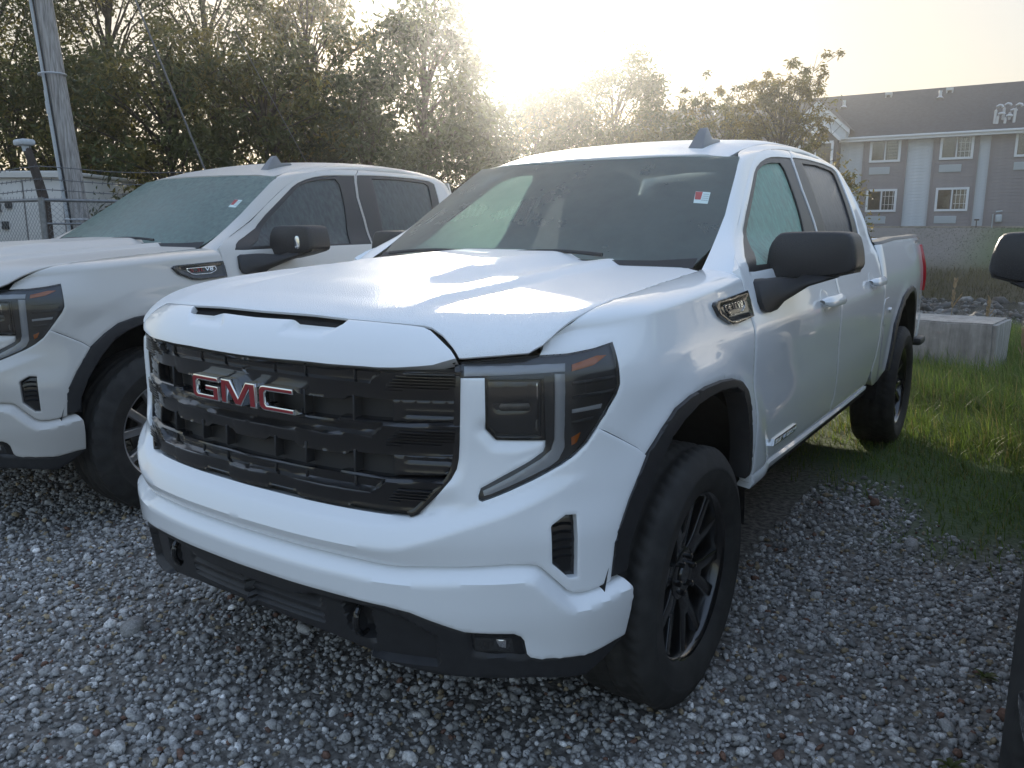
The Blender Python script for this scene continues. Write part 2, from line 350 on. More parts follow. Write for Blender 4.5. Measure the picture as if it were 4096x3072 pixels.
# ---------------------------------------------------------------- ground, gravel, grass, creek
def smooth_noise(x, y, seed=0, f=1.0):
    r = np.random.default_rng(seed); o = 0
    for k in range(5):
        a = r.uniform(0, 6.28); b = r.uniform(0, 6.28); s = f*1.7**k; o = o+np.sin(x*s*math.cos(a)+y*s*math.sin(a)+b)/1.5**k
    return o/2.4
def ground_z(x, y):
    x = np.asarray(x, float); y = np.asarray(y, float)
    z = -1.25*sstep(y, 9.5, 19)+2.75*sstep(y, 31, 47); left = 1-sstep(x+.35*y, -7, 2)
    return z*(1-left)+left*.1*sstep(y, 8, 30)+.02*smooth_noise(x, y, 3, .6)*sstep(np.hypot(x-1, y), 2, 6)
def grass_edge(x): return 2.15+.35*np.sin(x*2.3+.6)+.15*np.sin(x*7.1)+np.where(x < .9, (.9-x)*.5, 0)
def ground_mat():
    m, n, b = nodes('ground'); geo = nn(n, 'ShaderNodeNewGeometry'); at = nn(n, 'ShaderNodeAttribute', attribute_name='cover')
    t = nn(n, 'ShaderNodeTexNoise', Scale=35.0, Detail=8.0); n.links.new(geo.outputs['Position'], t.inputs['Vector'])
    t2 = nn(n, 'ShaderNodeTexNoise', Scale=.6, Detail=4.0); n.links.new(geo.outputs['Position'], t2.inputs['Vector'])
    c1 = nn(n, 'ShaderNodeValToRGB'); n.links.new(t.outputs[0], c1.inputs[0])
    c1.color_ramp.elements[0].color = (.075, .068, .060, 1); c1.color_ramp.elements[1].color = (.27, .25, .225, 1); c1.color_ramp.elements[0].position = .35; c1.color_ramp.elements[1].position = .7
    c2 = nn(n, 'ShaderNodeValToRGB'); n.links.new(t2.outputs[0], c2.inputs[0])
    c2.color_ramp.elements[0].color = (.045, .082, .024, 1); c2.color_ramp.elements[1].color = (.075, .120, .034, 1)
    c3 = nn(n, 'ShaderNodeValToRGB'); n.links.new(t.outputs[0], c3.inputs[0])
    c3.color_ramp.elements[0].color = (.030, .028, .014, 1); c3.color_ramp.elements[1].color = (.105, .088, .045, 1); c3.color_ramp.elements[0].position = .3; c3.color_ramp.elements[1].position = .75
    sp = nn(n, 'ShaderNodeSeparateColor'); n.links.new(at.outputs['Color'], sp.inputs[0])
    m1 = nn(n, 'ShaderNodeMix', data_type='RGBA'); n.links.new(sp.outputs[0], m1.inputs[0]); n.links.new(c1.outputs[0], m1.inputs[6]); n.links.new(c2.outputs[0], m1.inputs[7])
    m2 = nn(n, 'ShaderNodeMix', data_type='RGBA'); n.links.new(sp.outputs[1], m2.inputs[0]); n.links.new(m1.outputs[2], m2.inputs[6]); n.links.new(c3.outputs[0], m2.inputs[7])
    n.links.new(m2.outputs[2], b.inputs['Base Color']); b.inputs['Roughness'].default_value = .95
    bp = nn(n, 'ShaderNodeBump', Strength=.5, Distance=.03); n.links.new(t.outputs[0], bp.inputs['Height']); n.links.new(bp.outputs[0], b.inputs['Normal']); return m
M_GROUND = ground_mat()
def build_ground():
    xs = np.r_[-400, -200, -100, -60, np.linspace(-40, 20, 121), 40, 80, 160, 400]; ys = np.r_[-120, -60, -30, np.linspace(-12, 64, 153), 90, 150, 300, 700]
    X, Y = np.meshgrid(xs, ys); Z = ground_z(X, Y); n = len(xs); V = np.stack([X.ravel(), Y.ravel(), Z.ravel()], 1)
    I = np.arange(len(ys)-1)[:, None]*n+np.arange(n-1)[None]; F = np.stack([I, I+1, I+n+1, I+n], -1).reshape(-1, 4)
    o = mk('ground', V, F, M_GROUND); c = np.zeros((len(V), 4), np.float32); c[:, 3] = 1; x, y = V[:, 0], V[:, 1]
    c[:, 0] = sstep(y-grass_edge(x), -.25, .5)*sstep(x, -3, 0); c[:, 1] = sstep(y, 17, 20)*(1-sstep(y, 36, 40))*sstep(x, -12, -6)
    a = o.data.color_attributes.new('cover', 'FLOAT_COLOR', 'POINT'); a.data.foreach_set('color', c.ravel()); return tag(o, kind='structure')
build_ground()
def attr_mat(name, rough, noise=0.35, trans=0.0, scale=60, spec=.3, bump=0):
    m, n, b = nodes(name); at = nn(n, 'ShaderNodeAttribute', attribute_name='Col'); b.inputs['Roughness'].default_value = rough; b.inputs['Specular IOR Level'].default_value = spec
    geo = nn(n, 'ShaderNodeNewGeometry'); t = nn(n, 'ShaderNodeTexNoise', Scale=float(scale), Detail=5.0); n.links.new(geo.outputs['Position'], t.inputs['Vector'])
    mr = nn(n, 'ShaderNodeMapRange'); n.links.new(t.outputs[0], mr.inputs[0]); mr.inputs[1].default_value = .3; mr.inputs[2].default_value = .7; mr.inputs[3].default_value = 1-noise; mr.inputs[4].default_value = 1+noise
    mx = nn(n, 'ShaderNodeMix', data_type='RGBA', blend_type='MULTIPLY'); mx.inputs[0].default_value = 1; n.links.new(at.outputs['Color'], mx.inputs[6]); n.links.new(mr.outputs[0], mx.inputs[7]); n.links.new(mx.outputs[2], b.inputs['Base Color'])
    if bump:
        bp = nn(n, 'ShaderNodeBump', Strength=bump, Distance=.003); n.links.new(t.outputs[0], bp.inputs['Height']); n.links.new(bp.outputs[0], b.inputs['Normal'])
    if trans:
        tl = nn(n, 'ShaderNodeBsdfTranslucent'); n.links.new(mx.outputs[2], tl.inputs[0]); ms = nn(n, 'ShaderNodeMixShader'); ms.inputs[0].default_value = trans
        n.links.new(b.outputs[0], ms.inputs[1]); n.links.new(tl.outputs[0], ms.inputs[2]); n.links.new(ms.outputs[0], n.nodes['Material Output'].inputs[0])
    return m
M_STONE = attr_mat('stone', .82, .35, 0, 140, .3, .4); M_GRASS = attr_mat('grass_blade', .5, .2, .5, 8); M_ROCK = attr_mat('creek_rock', .6, .4, 0, 9, .4, .5)
def with_col(o, col):
    a = o.data.color_attributes.new('Col', 'FLOAT_COLOR', 'POINT'); c = np.ones((len(col), 4), np.float32); c[:, :3] = col; a.data.foreach_set('color', c.ravel()); return o
_bm = bmesh.new(); bmesh.ops.create_icosphere(_bm, subdivisions=1, radius=1); ICO_V = np.array([v.co[:] for v in _bm.verts]); ICO_F = np.array([[v.index for v in f.verts] for f in _bm.faces]); _bm.free()
_bm = bmesh.new(); bmesh.ops.create_icosphere(_bm, subdivisions=2, radius=1); ICO2_V = np.array([v.co[:] for v in _bm.verts]); ICO2_F = np.array([[v.index for v in f.verts] for f in _bm.faces]); _bm.free()
def stones(name, P, size, col, mat, flat=.62, rng=None, hi=False, sharp=30):
    rng = rng or RNG; n = len(P); BV, BF = (ICO2_V, ICO2_F) if hi else (ICO_V, ICO_F); k = 14
    shapes = []
    for i in range(k):
        v = BV.copy(); 
        for _ in range(5):
            d = rng.normal(size=3); d /= np.linalg.norm(d); h = rng.uniform(.55, .85); s = v@d; v = v-np.maximum(s-h, 0)[:, None]*d
        shapes.append(v*(1+rng.normal(size=(len(v), 1))*.05))
    shapes = np.array(shapes)[rng.integers(0, k, n)]
    sc = size[:, None]*np.stack([rng.uniform(.8, 1.25, n), rng.uniform(.6, .95, n), rng.uniform(flat*.7, flat*1.3, n)], 1)
    v = shapes*sc[:, None, :]
    q = rng.normal(size=(n, 4))*np.array([1, .28, .28, 0]); q[:, 3] = rng.normal(size=n)*1.6; q /= np.linalg.norm(q, axis=1)[:, None]
    w, x, y, z = q.T
    Rm = np.stack([np.stack([1-2*(y*y+z*z), 2*(x*y-z*w), 2*(x*z+y*w)], 1), np.stack([2*(x*y+z*w), 1-2*(x*x+z*z), 2*(y*z-x*w)], 1), np.stack([2*(x*z-y*w), 2*(y*z+x*w), 1-2*(x*x+y*y)], 1)], 1)
    v = np.einsum('nij,nkj->nki', Rm, v)+P[:, None, :]; m = BV.shape[0]
    F = (BF[None]+np.arange(n)[:, None, None]*m).reshape(-1, 3)
    o = mk(name, v.reshape(-1, 3), F, mat, smooth=hi, sharp=sharp); return with_col(o, np.repeat(col, m, 0))
def build_gravel():
    rng = np.random.default_rng(11); P = []; S = []
    c = np.array(CAM_LOC[:2]); fwd = np.array([-math.sin(CAM_YAW), math.cos(CAM_YAW)])
    N = 330000; x = rng.uniform(-8, 2.6, N); y = rng.uniform(-2.6, 5.5, N); dv = np.stack([x, y], 1)-c; dep = dv@fwd
    side = dv@np.array([math.cos(CAM_YAW), math.sin(CAM_YAW)]); vis = (dep > 1.2) & (np.abs(side) < .70*dep+.25)
    vis &= ~((np.abs(x) < .75) & (y > .2)) & ~((np.abs(x+2.93) < .75) & (y > .9)) & ~((x > 1.95) & (y > -.6)) & ~((x < -3.7) & (y > 1.5))
    keep = vis & (rng.uniform(size=N) < np.clip(1.2-(dep-3.8)*.13, .25, 1)*(.80+.35*smooth_noise(x, y, 17, 1.7))); g = y-grass_edge(x)
    keep &= ~((x > .3) & (rng.uniform(size=N) < sstep(g+.25*smooth_noise(x, y, 9, 3.), -.30, .35)))
    x, y, dep = x[keep], y[keep], dep[keep]; s = .0108*np.exp(rng.normal(size=len(x))*.33); s *= 1+.45*np.clip((dep-3.5)/3, 0, 1.5)
    big = rng.uniform(size=len(x)) < .012; s[big] *= 1.8; z = s*.22+rng.uniform(-.006, .006, len(x))
    col = np.array([.315, .306, .296])*np.exp(rng.normal(size=(len(x), 1))*.34); r = rng.uniform(size=len(x))
    tan = r < .055; col[tan] = np.array([.30, .235, .15])*np.exp(rng.normal(size=(tan.sum(), 1))*.2); br = (r > .055) & (r < .075); col[br] = np.array([.16, .085, .06])
    lt = (r > .93); col[lt] *= 1.45
    dust = (.5+.5*smooth_noise(x, y, 5, .9))[:, None]; col = col*(1-.18*dust)+np.array([.22, .195, .16])*.18*dust
    stones('gravel', np.stack([x, y, z], 1), s, col, M_STONE, rng=rng)
    tag(bpy.data.objects['gravel'], kind='stuff')
build_gravel()
def blades(name, P, h, w, col, mat, rng, lean=.6, seg=3, dirb=None):
    n = len(P); a = rng.uniform(0, 2*np.pi, n)
    if dirb is not None: a = dirb+rng.normal(size=n)*1.0
    ln = np.abs(rng.normal(size=n))*lean+.15; d = np.stack([np.cos(a), np.sin(a), 0*a], 1); sd = np.stack([-np.sin(a), np.cos(a), 0*a], 1); V = []
    for k in range(seg+1):
        t = k/seg; c = P+d*(h*ln*t**1.8)[:, None]+np.stack([0*h, 0*h, h*(t-.30*ln*t*t)], 1); ww = (w*(1-t*.93))[:, None]
        V += [c-sd*ww*.5, c+sd*ww*.5]
    V = np.stack(V, 1); m = 2*(seg+1); base = np.array([[2*k, 2*k+1, 2*k+3, 2*k+2] for k in range(seg)])
    F = (base[None]+np.arange(n)[:, None, None]*m).reshape(-1, 4); o = mk(name, V.reshape(-1, 3), F, mat, sharp=0); return with_col(o, np.repeat(col, m, 0))
def build_grass():
    rng = np.random.default_rng(5)
    N = 130000; x = rng.uniform(-1.0, 3.0, N); y = rng.uniform(1.2, 12.5, N); g = y-grass_edge(x)+.3*smooth_noise(x, y, 9, 3.)
    clump = .5+.5*smooth_noise(x, y, 21, 2.6); k = (rng.uniform(size=N) < sstep(g, -.3, .8)*(.35+.65*clump)) & ~((x < .75) & (y < 4.5) & (rng.uniform(size=N) < .6)); x, y, g, clump = x[k], y[k], g[k], clump[k]
    tall = sstep(g, 1.0, 3.0); h = (.03+.05*rng.uniform(size=len(x)))*(1+tall*(1.9+2.2*clump)*rng.uniform(.5, 1.3, len(x))); w = .004+.0035*rng.uniform(size=len(x))*(1+tall)
    col = np.array([.120, .180, .030])*np.exp(rng.normal(size=(len(x), 1))*.25); yl = rng.uniform(size=len(x)) < .14; col[yl] = np.array([.25, .22, .08]); P = np.stack([x, y, ground_z(x, y)-.004], 1)
    tag(blades('grass', P, h, w, col, M_GRASS, rng, .75, 3, 2.4), kind='stuff')
    N = 26000; x = rng.uniform(-5, 2.5, N); y = rng.uniform(17, 47, N); br = (y < 37.5); h = np.where(br, rng.uniform(.12, .40, N), .06); w = np.where(br, .018, .02)
    k = rng.uniform(size=N) < np.where(y < 22, .5, np.where(y < 32, .0, np.where(br, .9, .35))); x, y, h, w, br = x[k], y[k], h[k], w[k], br[k]
    col = np.where(br[:, None], np.array([[.085, .078, .034]]), np.array([[.035, .060, .016]]))*np.exp(rng.normal(size=(len(x), 1))*.3)
    col = col*(1+.55*np.where(br, smooth_noise(x, y, 31, 1.1), 0))[:, None]; h = h*(1+.5*np.where(br, smooth_noise(x, y, 31, 1.1), 0))
    tag(blades('bank_grass', np.stack([x, y, ground_z(x, y)], 1), h, w, col, M_GRASS, rng, .8, 3), kind='stuff')
build_grass()
def build_creek():
    m, n, b = nodes('creek_water'); b.inputs['Base Color'].default_value = (.012, .013, .012, 1); b.inputs['Roughness'].default_value = .12
    geo = nn(n, 'ShaderNodeNewGeometry'); t = nn(n, 'ShaderNodeTexNoise', Scale=5.0, Detail=3.0); n.links.new(geo.outputs['Position'], t.inputs['Vector']); bp = nn(n, 'ShaderNodeBump', Strength=.6, Distance=.08); n.links.new(t.outputs[0], bp.inputs['Height']); n.links.new(bp.outputs[0], b.inputs['Normal'])
    tag(mk('creek', *box((8, 25.5, -1.20), (44, 12.5, .1)), m, smooth=False), kind='structure')
    rng = np.random.default_rng(3); N = 2600; x = rng.uniform(-8, 5, N); y = rng.uniform(20.5, 32, N); s = .10*np.exp(rng.normal(size=N)*.5); k = rng.uniform(size=N) < .35+.5*(smooth_noise(x, y, 8, .9) > .0); x, y, s = x[k], y[k], s[k]
    col = np.array([.10, .095, .088])*np.exp(rng.normal(size=(len(x), 1))*.45)
    tag(stones('creek_rocks', np.stack([x, y, np.maximum(ground_z(x, y), -1.17)+s*.1], 1), s, col, M_ROCK, .55, rng), kind='stuff')
build_creek()
# ---------------------------------------------------------------- truck materials
def make_paint(name, col, dew=False):
    m = simple(name, col, .38, coat=1.0, spec=.4)
    if dew: (dewy(m, 260, .42, .48, .003), m.node_tree.nodes['Principled BSDF'].inputs['Coat Roughness'].__setattr__('default_value', .38), m.node_tree.nodes['Principled BSDF'].inputs['Coat Weight'].__setattr__('default_value', .55))
    return m
M_WHITE = make_paint('white_paint', (.83, .845, .86)); M_WHITED = make_paint('white_paint_dewy', (.83, .845, .86), True)
M_GREIGE = make_paint('pale_grey_paint', (.55, .53, .50)); M_GREIGED = make_paint('pale_grey_paint_dewy', (.55, .53, .50), True)
M_DARK = make_paint('black_paint', (.012, .013, .016)); M_DARKD = make_paint('black_paint_dewy', (.012, .013, .016), True)
M_GLOSSB = simple('gloss_black', (.010, .010, .011), .22, coat=.6, coatr=.08)
M_GBACK = simple('grille_backing', (.018, .018, .019), .55)
M_PLAST = simple('black_plastic', (.022, .022, .024), .52, noise=.15, nscale=40, bump=.25, bscale=900)
M_PLASTD = dewy(simple('black_plastic_dewy', (.030, .030, .033), .42), 230, .8, .42, .002, False)
M_TRIM = simple('window_trim_black', (.018, .018, .02), .38)
M_VOID = simple('dark_void', (.006, .006, .006), .9)  # near-black colour standing for shade in hollows and under bodies
M_LINER = simple('wheel_liner', (.012, .012, .013), .85, noise=.3)
M_CHROME = simple('chrome', (.86, .87, .88), .07, 1.0)
M_RED = simple('emblem_red', (.26, .012, .020), .5, coat=.08)
M_TAIL = simple('tail_red', (.42, .012, .02), .15, coat=1)
M_AMBER = simple('amber_lens', (.62, .16, .015), .25, coat=.6)
M_DRL = simple('light_guide_white', (.55, .56, .59), .30, coat=.7)
M_HOUS = simple('lamp_housing', (.045, .045, .048), .35, coat=.3)
M_PROJ = simple('projector_glass', (.05, .05, .05), .08, .5, coat=1)
M_RUBBER = simple('tyre_rubber', (.028, .027, .026), .78, noise=.35, nscale=18, bump=.4, bscale=350)
M_WBLACK = simple('wheel_gloss_black', (.012, .012, .013), .20, .2, coat=.8, coatr=.06)
M_WMACH = simple('wheel_machined', (.62, .62, .63), .28, .9)
M_DISC = simple('brake_disc', (.18, .17, .16), .45, .8, noise=.3)
M_SEAT = simple('seat_cloth', (.035, .035, .037), .9, noise=.2)
M_DASH = simple('dash_plastic', (.03, .03, .032), .7)
M_STEEL = simple('bed_liner', (.02, .02, .021), .8)
M_MIRROR = simple('mirror_glass', (.8, .82, .84), .03, 1.0)
M_STICKW = simple('sticker_white', (.62, .74, .72), .6); M_STICKR = simple('sticker_red', (.40, .07, .07), .6); M_STICKG = simple('sticker_grey', (.30, .36, .36), .6)
M_LENS = glass('clear_lens', (.86, .87, .88), .02)
M_WIND = glass('windscreen_glass', (.62, .74, .68), .015, 1.62, film=.45, dcol=(.30, .365, .34), streak=(.7, .7, .5), con=(.85, 1.15))  # even grey-green diffuse film laid over the pane
M_WINDW = glass('wet_windscreen', (.50, .62, .56), .05, 1.62, film=.62, dcol=(.38, .52, .48), dew=140)
M_SIDEG = glass('grey_side_glass', (.22, .25, .25), .03, 1.55, film=.5, dcol=(.27, .31, .315), dew=140)
M_DEWGL = glass('misted_glass', (.50, .66, .58), .06, 1.5, film=.80, dcol=(.58, .86, .74), dew=120)
M_TINT = glass('tinted_glass', (.10, .10, .11), .05, 1.55, film=.42, dcol=(.36, .35, .37), dew=120)
X2S = lambda L: [(float(s_of_x(x)), z) for x, z in L]
def two(name, vf, mat, parent, **kw):
    a = mk(name, vf[0], vf[1], mat, parent, **kw); v, f = mirror(*vf); b = mk(name, v, f, mat, parent, **kw); return a, b
def WP(poly, **kw): return panel(poly, W, **kw)
# ---------------------------------------------------------------- outlines in body coordinates (metres)
GR = [(.4393, .771), (.5205, .771), (.5516, .7719), (.5692, .7798), (.5839, .7942), (.6208, .8308), (.6527, .8691), (.6662, .8942), (.6712, .9192), (.6733, .9545), (.6757, 1.0318), (.6775, 1.118)]
HL_IN = [(.7354, 1.1186), (.7366, .9949), (.7626, .9668), (.8867, .9598), (.8867, .9437), (.8796, .9313), (.844, .9113), (.7805, .8799), (.7248, .8501), (.7186, .8315), (.7191, .8205), (.7276, .8164)]
HL_OUT = [(.7276, .8164), (.7643, .829), (.859, .8662), (.9253, .8958), (.9634, .9178), (.9958, .9435), (1.025, .9795)]
HL_UP = [(1.025, .9795), (1.0842, 1.0582), (1.0958, 1.0829), (1.0962, 1.1022), (1.0952, 1.165), (1.0947, 1.188)]
HL_TOP = [(1.0947, 1.188), (1.0285, 1.177), (.9509, 1.1693), (.8755, 1.168), (.7779, 1.1635), (.6784, 1.1555)]
SEAM = [(1.025, .9795), (1.0528, .9645), (1.1081, .9349), (1.1551, .9076), (1.1822, .8847)]
AR_LO = [(1.1822, .8847), (1.1143, .7804), (1.0822, .7189), (1.0664, .6663), (1.0571, .5782)]
AR_UP = [(1.1822, .8847), (1.25, .945), (1.3191, .9882), (1.4035, 1.0101), (1.5057, 1.0194), (1.629, 1.018), (1.743, 1.007), (1.837, .985), (1.889, .952), (1.915, .898), (1.933, .833), (1.952, .749), (1.965, .644)]
AR_IN = [(1.1142, .566), (1.1227, .651), (1.1605, .7367), (1.2299, .84), (1.2935, .9082), (1.36, .945), (1.4484, .9723), (1.54, .981), (1.6277, .9813), (1.70, .978), (1.766, .97), (1.825, .948), (1.864, .896), (1.895, .814), (1.915, .73), (1.925, .63)]
STEP1 = [(0, .6521), (.3277, .6521), (.4181, .6506), (.4978, .6468), (.543, .6476), (.5968, .6525), (.7678, .659), (.7919, .6594), (.8375, .6558), (.8541, .6524), (.8675, .6439), (.8915, .6197), (.9334, .5758), (.9513, .5662), (.9768, .5633), (1.0157, .5661), (1.0539, .5729)]
STEP2 = [(0, .617), (.4167, .6174), (.4967, .6123), (.547, .6126), (.643, .6194), (.7677, .6232), (.831, .6208), (.8476, .6138), (.8713, .5878), (.9129, .5461), (.9342, .5315), (.9631, .5259), (.9967, .5333), (1.0594, .5468), (1.12, .557)]
WBOT = [(0, .5545), (.3223, .5539), (.4139, .5517), (.4947, .5477), (.5575, .5384), (.6176, .517), (.6852, .4922), (.7079, .4901), (.7991, .4831), (.8161, .4734), (.8249, .4604), (.833, .4192), (.842, .408), (.8597, .4017), (.9507, .392), (1.0028, .3883), (1.0797, .4017), (1.117, .4042)]
WEND = [(1.117, .4042), (1.1178, .4252), (1.118, .4878), (1.1138, .5452), (1.101, .5705), (1.0882, .5793), (1.0539, .569)]
VBOT = [(0, .412), (.1273, .4108), (.3011, .4018), (.4495, .3823), (.6149, .3581), (.6991, .3535), (.85, .343), (.9475, .3254), (.9984, .320), (1.0533, .3481), (1.114, .3926)]
VENT = [(.9277, .7735), (.9552, .7712), (.9567, .7683), (.9585, .608), (.9365, .6099), (.8929, .6536), (.8892, .7478), (.8921, .7525), (.9062, .7609)][::-1]
GAPA = [(1.995, .625), (1.995, 1.0), (1.991, 1.25), (1.995, 1.335), (2.054, 1.371), (2.126, 1.396), (2.225, 1.435), (2.329, 1.479), (2.494, 1.5815), (2.665, 1.680), (2.77, 1.7383), (2.845, 1.770), (2.956, 1.803), (3.06, 1.819), (3.236, 1.8344), (3.445, 1.846)]
GAPB = [(3.445, 1.846), (3.380, 1.8085), (3.346, 1.7598), (3.300, 1.6534), (3.288, 1.5552), (3.280, 1.4577), (3.27, 1.24), (3.26, 1.0), (3.25, .80), (3.23, .70), (3.17, .622)]
GAPC = [(3.445, 1.846), (3.9, 1.8540), (4.20, 1.8455), (4.32, 1.828), (4.37, 1.795), (4.385, 1.70), (4.41, 1.47), (4.42, 1.3), (4.405, 1.10), (4.37, .95), (4.32, .84), (4.25, .75), (4.16, .68), (4.05, .615)]
DBOT = [(4.05, .615), (3.6, .618), (3.17, .622)]
RAR_OUT = [(4.69, .60), (4.75, .7115), (4.84, .873), (4.95, .950), (5.10, 1.030), (5.30, 1.070), (5.55, 1.074), (5.72, 1.05), (5.83, .99), (5.91, .88), (5.97, .74), (6.0, .62)]
RAR_IN = [(4.75, .59), (4.81, .72), (4.90, .85), (5.0, .93), (5.14, .998), (5.32, 1.032), (5.53, 1.036), (5.66, 1.015), (5.765, .96), (5.85, .86), (5.91, .72), (5.94, .62)]
def ipz(L):
    a = sorted(L); xs = [p[0] for p in a]; zs = [p[1] for p in a]; return lambda s: np.interp(s, xs, zs)
def grille_bits(t):
    g = mk('grille', *panel([(0, .771)]+GR+[(.6775, 1.155), (0, 1.15)], W, res=.03, thick=.02, off=-.050, sym=True), M_GBACK, t)
    rim = GR[2:]+[(.678, 1.152)]
    inn = [(a-.016*(1 if b > .85 else .7), b+(.012 if b < .86 else 0)) for a, b in rim]
    two('grille_surround', WP(rim+inn[::-1], res=.012, thick=.06, off=-.010, drop=.001), M_GLOSSB, g)
    trays = [[(0, 1.121), (.325, 1.127), (.34, 1.131), (.477, 1.132), (.431, 1.097), (.327, 1.097), (0, 1.096)],
             [(0, .985), (.328, .988), (.341, .995), (.479, .997), (.442, .965), (.126, .953), (0, .953)],
             [(0, .852), (.335, .854), (.343, .86), (.486, .858), (.437, .824), (.333, .826), (0, .82)]]
    tops = [[(0, 1.134), (.326, 1.135), (.336, 1.140), (.482, 1.140), (.662, 1.147)],
            [(0, .992), (.328, .994), (.338, 1.002), (.484, 1.004), (.66, 1.012)],
            [(0, .858), (.335, .859), (.342, .866), (.492, .866), (.63, .872)]]
    bots = [[(.66, 1.056), (.482, 1.056), (.368, 1.057), (.352, 1.045), (0, 1.044)],
            [(.648, .921), (.486, .917), (.367, .915), (.357, .906), (.195, .904), (.177, .916), (.08, .916), (.062, .904), (0, .904)],
            [(.560, .785), (.495, .782), (.378, .784), (.37, .776), (.206, .777), (.188, .786), (.09, .786), (.07, .776), (0, .776)]]
    ribs = [[(.517, 1.123), (.645, 1.132), (.644, 1.089), (.482, 1.078), (.483, 1.093)],
            [(.513, .981), (.643, .992), (.638, .952), (.481, .94), (.483, .956)],
            [(.517, .842), (.600, .850), (.577, .812), (.49, .803), (.493, .818)]]
    for k in range(3):
        top = X2S(tops[k]); bot = X2S(bots[k]); tray = X2S(trays[k]); zt = ipz(top); zb = ipz(bot)
        fulltray = tray+[(-p[0], p[1]) for p in tray[::-1]]
        def rel(a, b, fulltray=fulltray, zt=zt, zb=zb):
            d = sdf(a, b, fulltray)
            h = np.maximum(zt(a)-zb(a), .02); u = np.clip((zt(a)-b)/h, 0, 1)
            return -.016*np.clip(d/.005, 0, 1)-.018*np.clip(1-(zt(a)-b)/.012, 0, 1)-.016*u+.004*np.clip(1-(b-zb(a))/.005, 0, 1)+.005*np.clip(1-np.abs(d+.004)/.004, 0, 1)*(u > .3)
        s = mk('grille_slat', *panel(top[::-1]+[(0, bots[k][-1][1])]+bot[::-1][1:], W, res=.007, thick=.05, off=-.006, relief=rel, sym=True, drop=.002), M_GLOSSB, g)
        rb = X2S(ribs[k]); parts = []
        z0 = min(p[1] for p in rb); z1 = max(p[1] for p in rb)
        for z in np.arange(z0+.003, z1-.002, .0072):
            xs = []
            for i in range(len(rb)):
                (a, b), (c, d) = rb[i], rb[(i+1) % len(rb)]
                if (b-z)*(d-z) < 0: xs.append(a+(c-a)*(z-b)/(d-b))
            if len(xs) < 2: continue
            ss = np.linspace(min(xs), max(xs), 12); rows = [W(ss, np.full(12, z+dz), o) for dz, o in ((-.0024, -.008), (-.0008, -.0025), (.0010, -.0025), (.0028, -.008))]
            parts.append(loft(rows))
        two('grille_ribbing', join(*parts), M_GLOSSB, s)
    for z0, z1 in ((.999, 1.053), (.867, .915)):
        pan = X2S([(.497, z0+.004), (.648 if z0 > .9 else .625, z0+.010), (.652 if z0 > .9 else .640, z1+.006), (.497, z1+.004)]); zc = (z0+z1)/2+.006
        capr = lambda a, b, zc=zc: -.016-.005*np.clip(1-np.abs(np.abs(b-zc)-.011)/.003, 0, 1)*(a > .53)
        two('grille_panel', WP(pan, res=.008, thick=.03, relief=capr), M_GLOSSB, g)
    pl = []
    for x in (.105, .222, .385):
        for z0, z1 in ((.995, 1.06), (.862, .92)):
            c = W(float(s_of_x(x)), (z0+z1)/2, -.032); pl.append(box(c, (.007, .03, z1-z0), .002, 1))
        c = W(float(s_of_x(x)), 1.112, -.032); pl.append(box(c, (.006, .02, .03), .002, 1))
        c = W(float(s_of_x(x)), .838, -.032); pl.append(box(c, (.006, .02, .03), .002, 1))
    for q in pl: two('grille_post', q, M_PLAST, g)
    L = {'G': [(-.213, 1.055), (-.206, 1.0625), (-.090, 1.0625), (-.090, 1.047), (-.188, 1.047), (-.194, 1.041), (-.194, 1.015), (-.188, 1.009), (-.115, 1.009), (-.115, 1.021), (-.151, 1.021), (-.151, 1.0365), (-.090, 1.0365), (-.090, .994), (-.196, .994), (-.207, .998), (-.213, 1.006)],
         'M': [(-.077, 1.0625), (-.036, 1.0625), (-.003, 1.016), (.030, 1.0625), (.069, 1.0625), (.071, .994), (.045, .994), (.044, 1.044), (.010, .994), (-.015, .994), (-.053, 1.044), (-.053, .994), (-.077, .994)],
         'C': [(.083, 1.051), (.091, 1.060), (.101, 1.0625), (.213, 1.0625), (.213, 1.047), (.112, 1.047), (.106, 1.041), (.106, 1.015), (.112, 1.009), (.214, 1.009), (.214, .994), (.102, .994), (.091, .998), (.083, 1.007)]}
    fn = lambda u, v, tt: np.stack([u, plan_y(u)-tt, v], -1)
    for ch, poly in L.items():
        poly = poly[::-1]
        o = mk('emblem_letter', *prism(poly, fn, -.03, .012, .0035, 2), M_CHROME, g, sharp=30)
        p = np.array(poly); e1 = np.roll(p, -1, 0)-p; e0 = p-np.roll(p, 1, 0); e1 /= np.linalg.norm(e1, axis=1)[:, None]; e0 /= np.linalg.norm(e0, axis=1)[:, None]
        n1 = np.stack([-e1[:, 1], e1[:, 0]], 1); n0 = np.stack([-e0[:, 1], e0[:, 0]], 1); m = n0+n1; m = m/np.maximum((m*n0).sum(1), .35)[:, None]
        q = p+m*.0042
        mk('letter_face', *prism([tuple(v) for v in q], fn, .008, .0135, .0008, 1), M_RED, o, sharp=30)
    return g
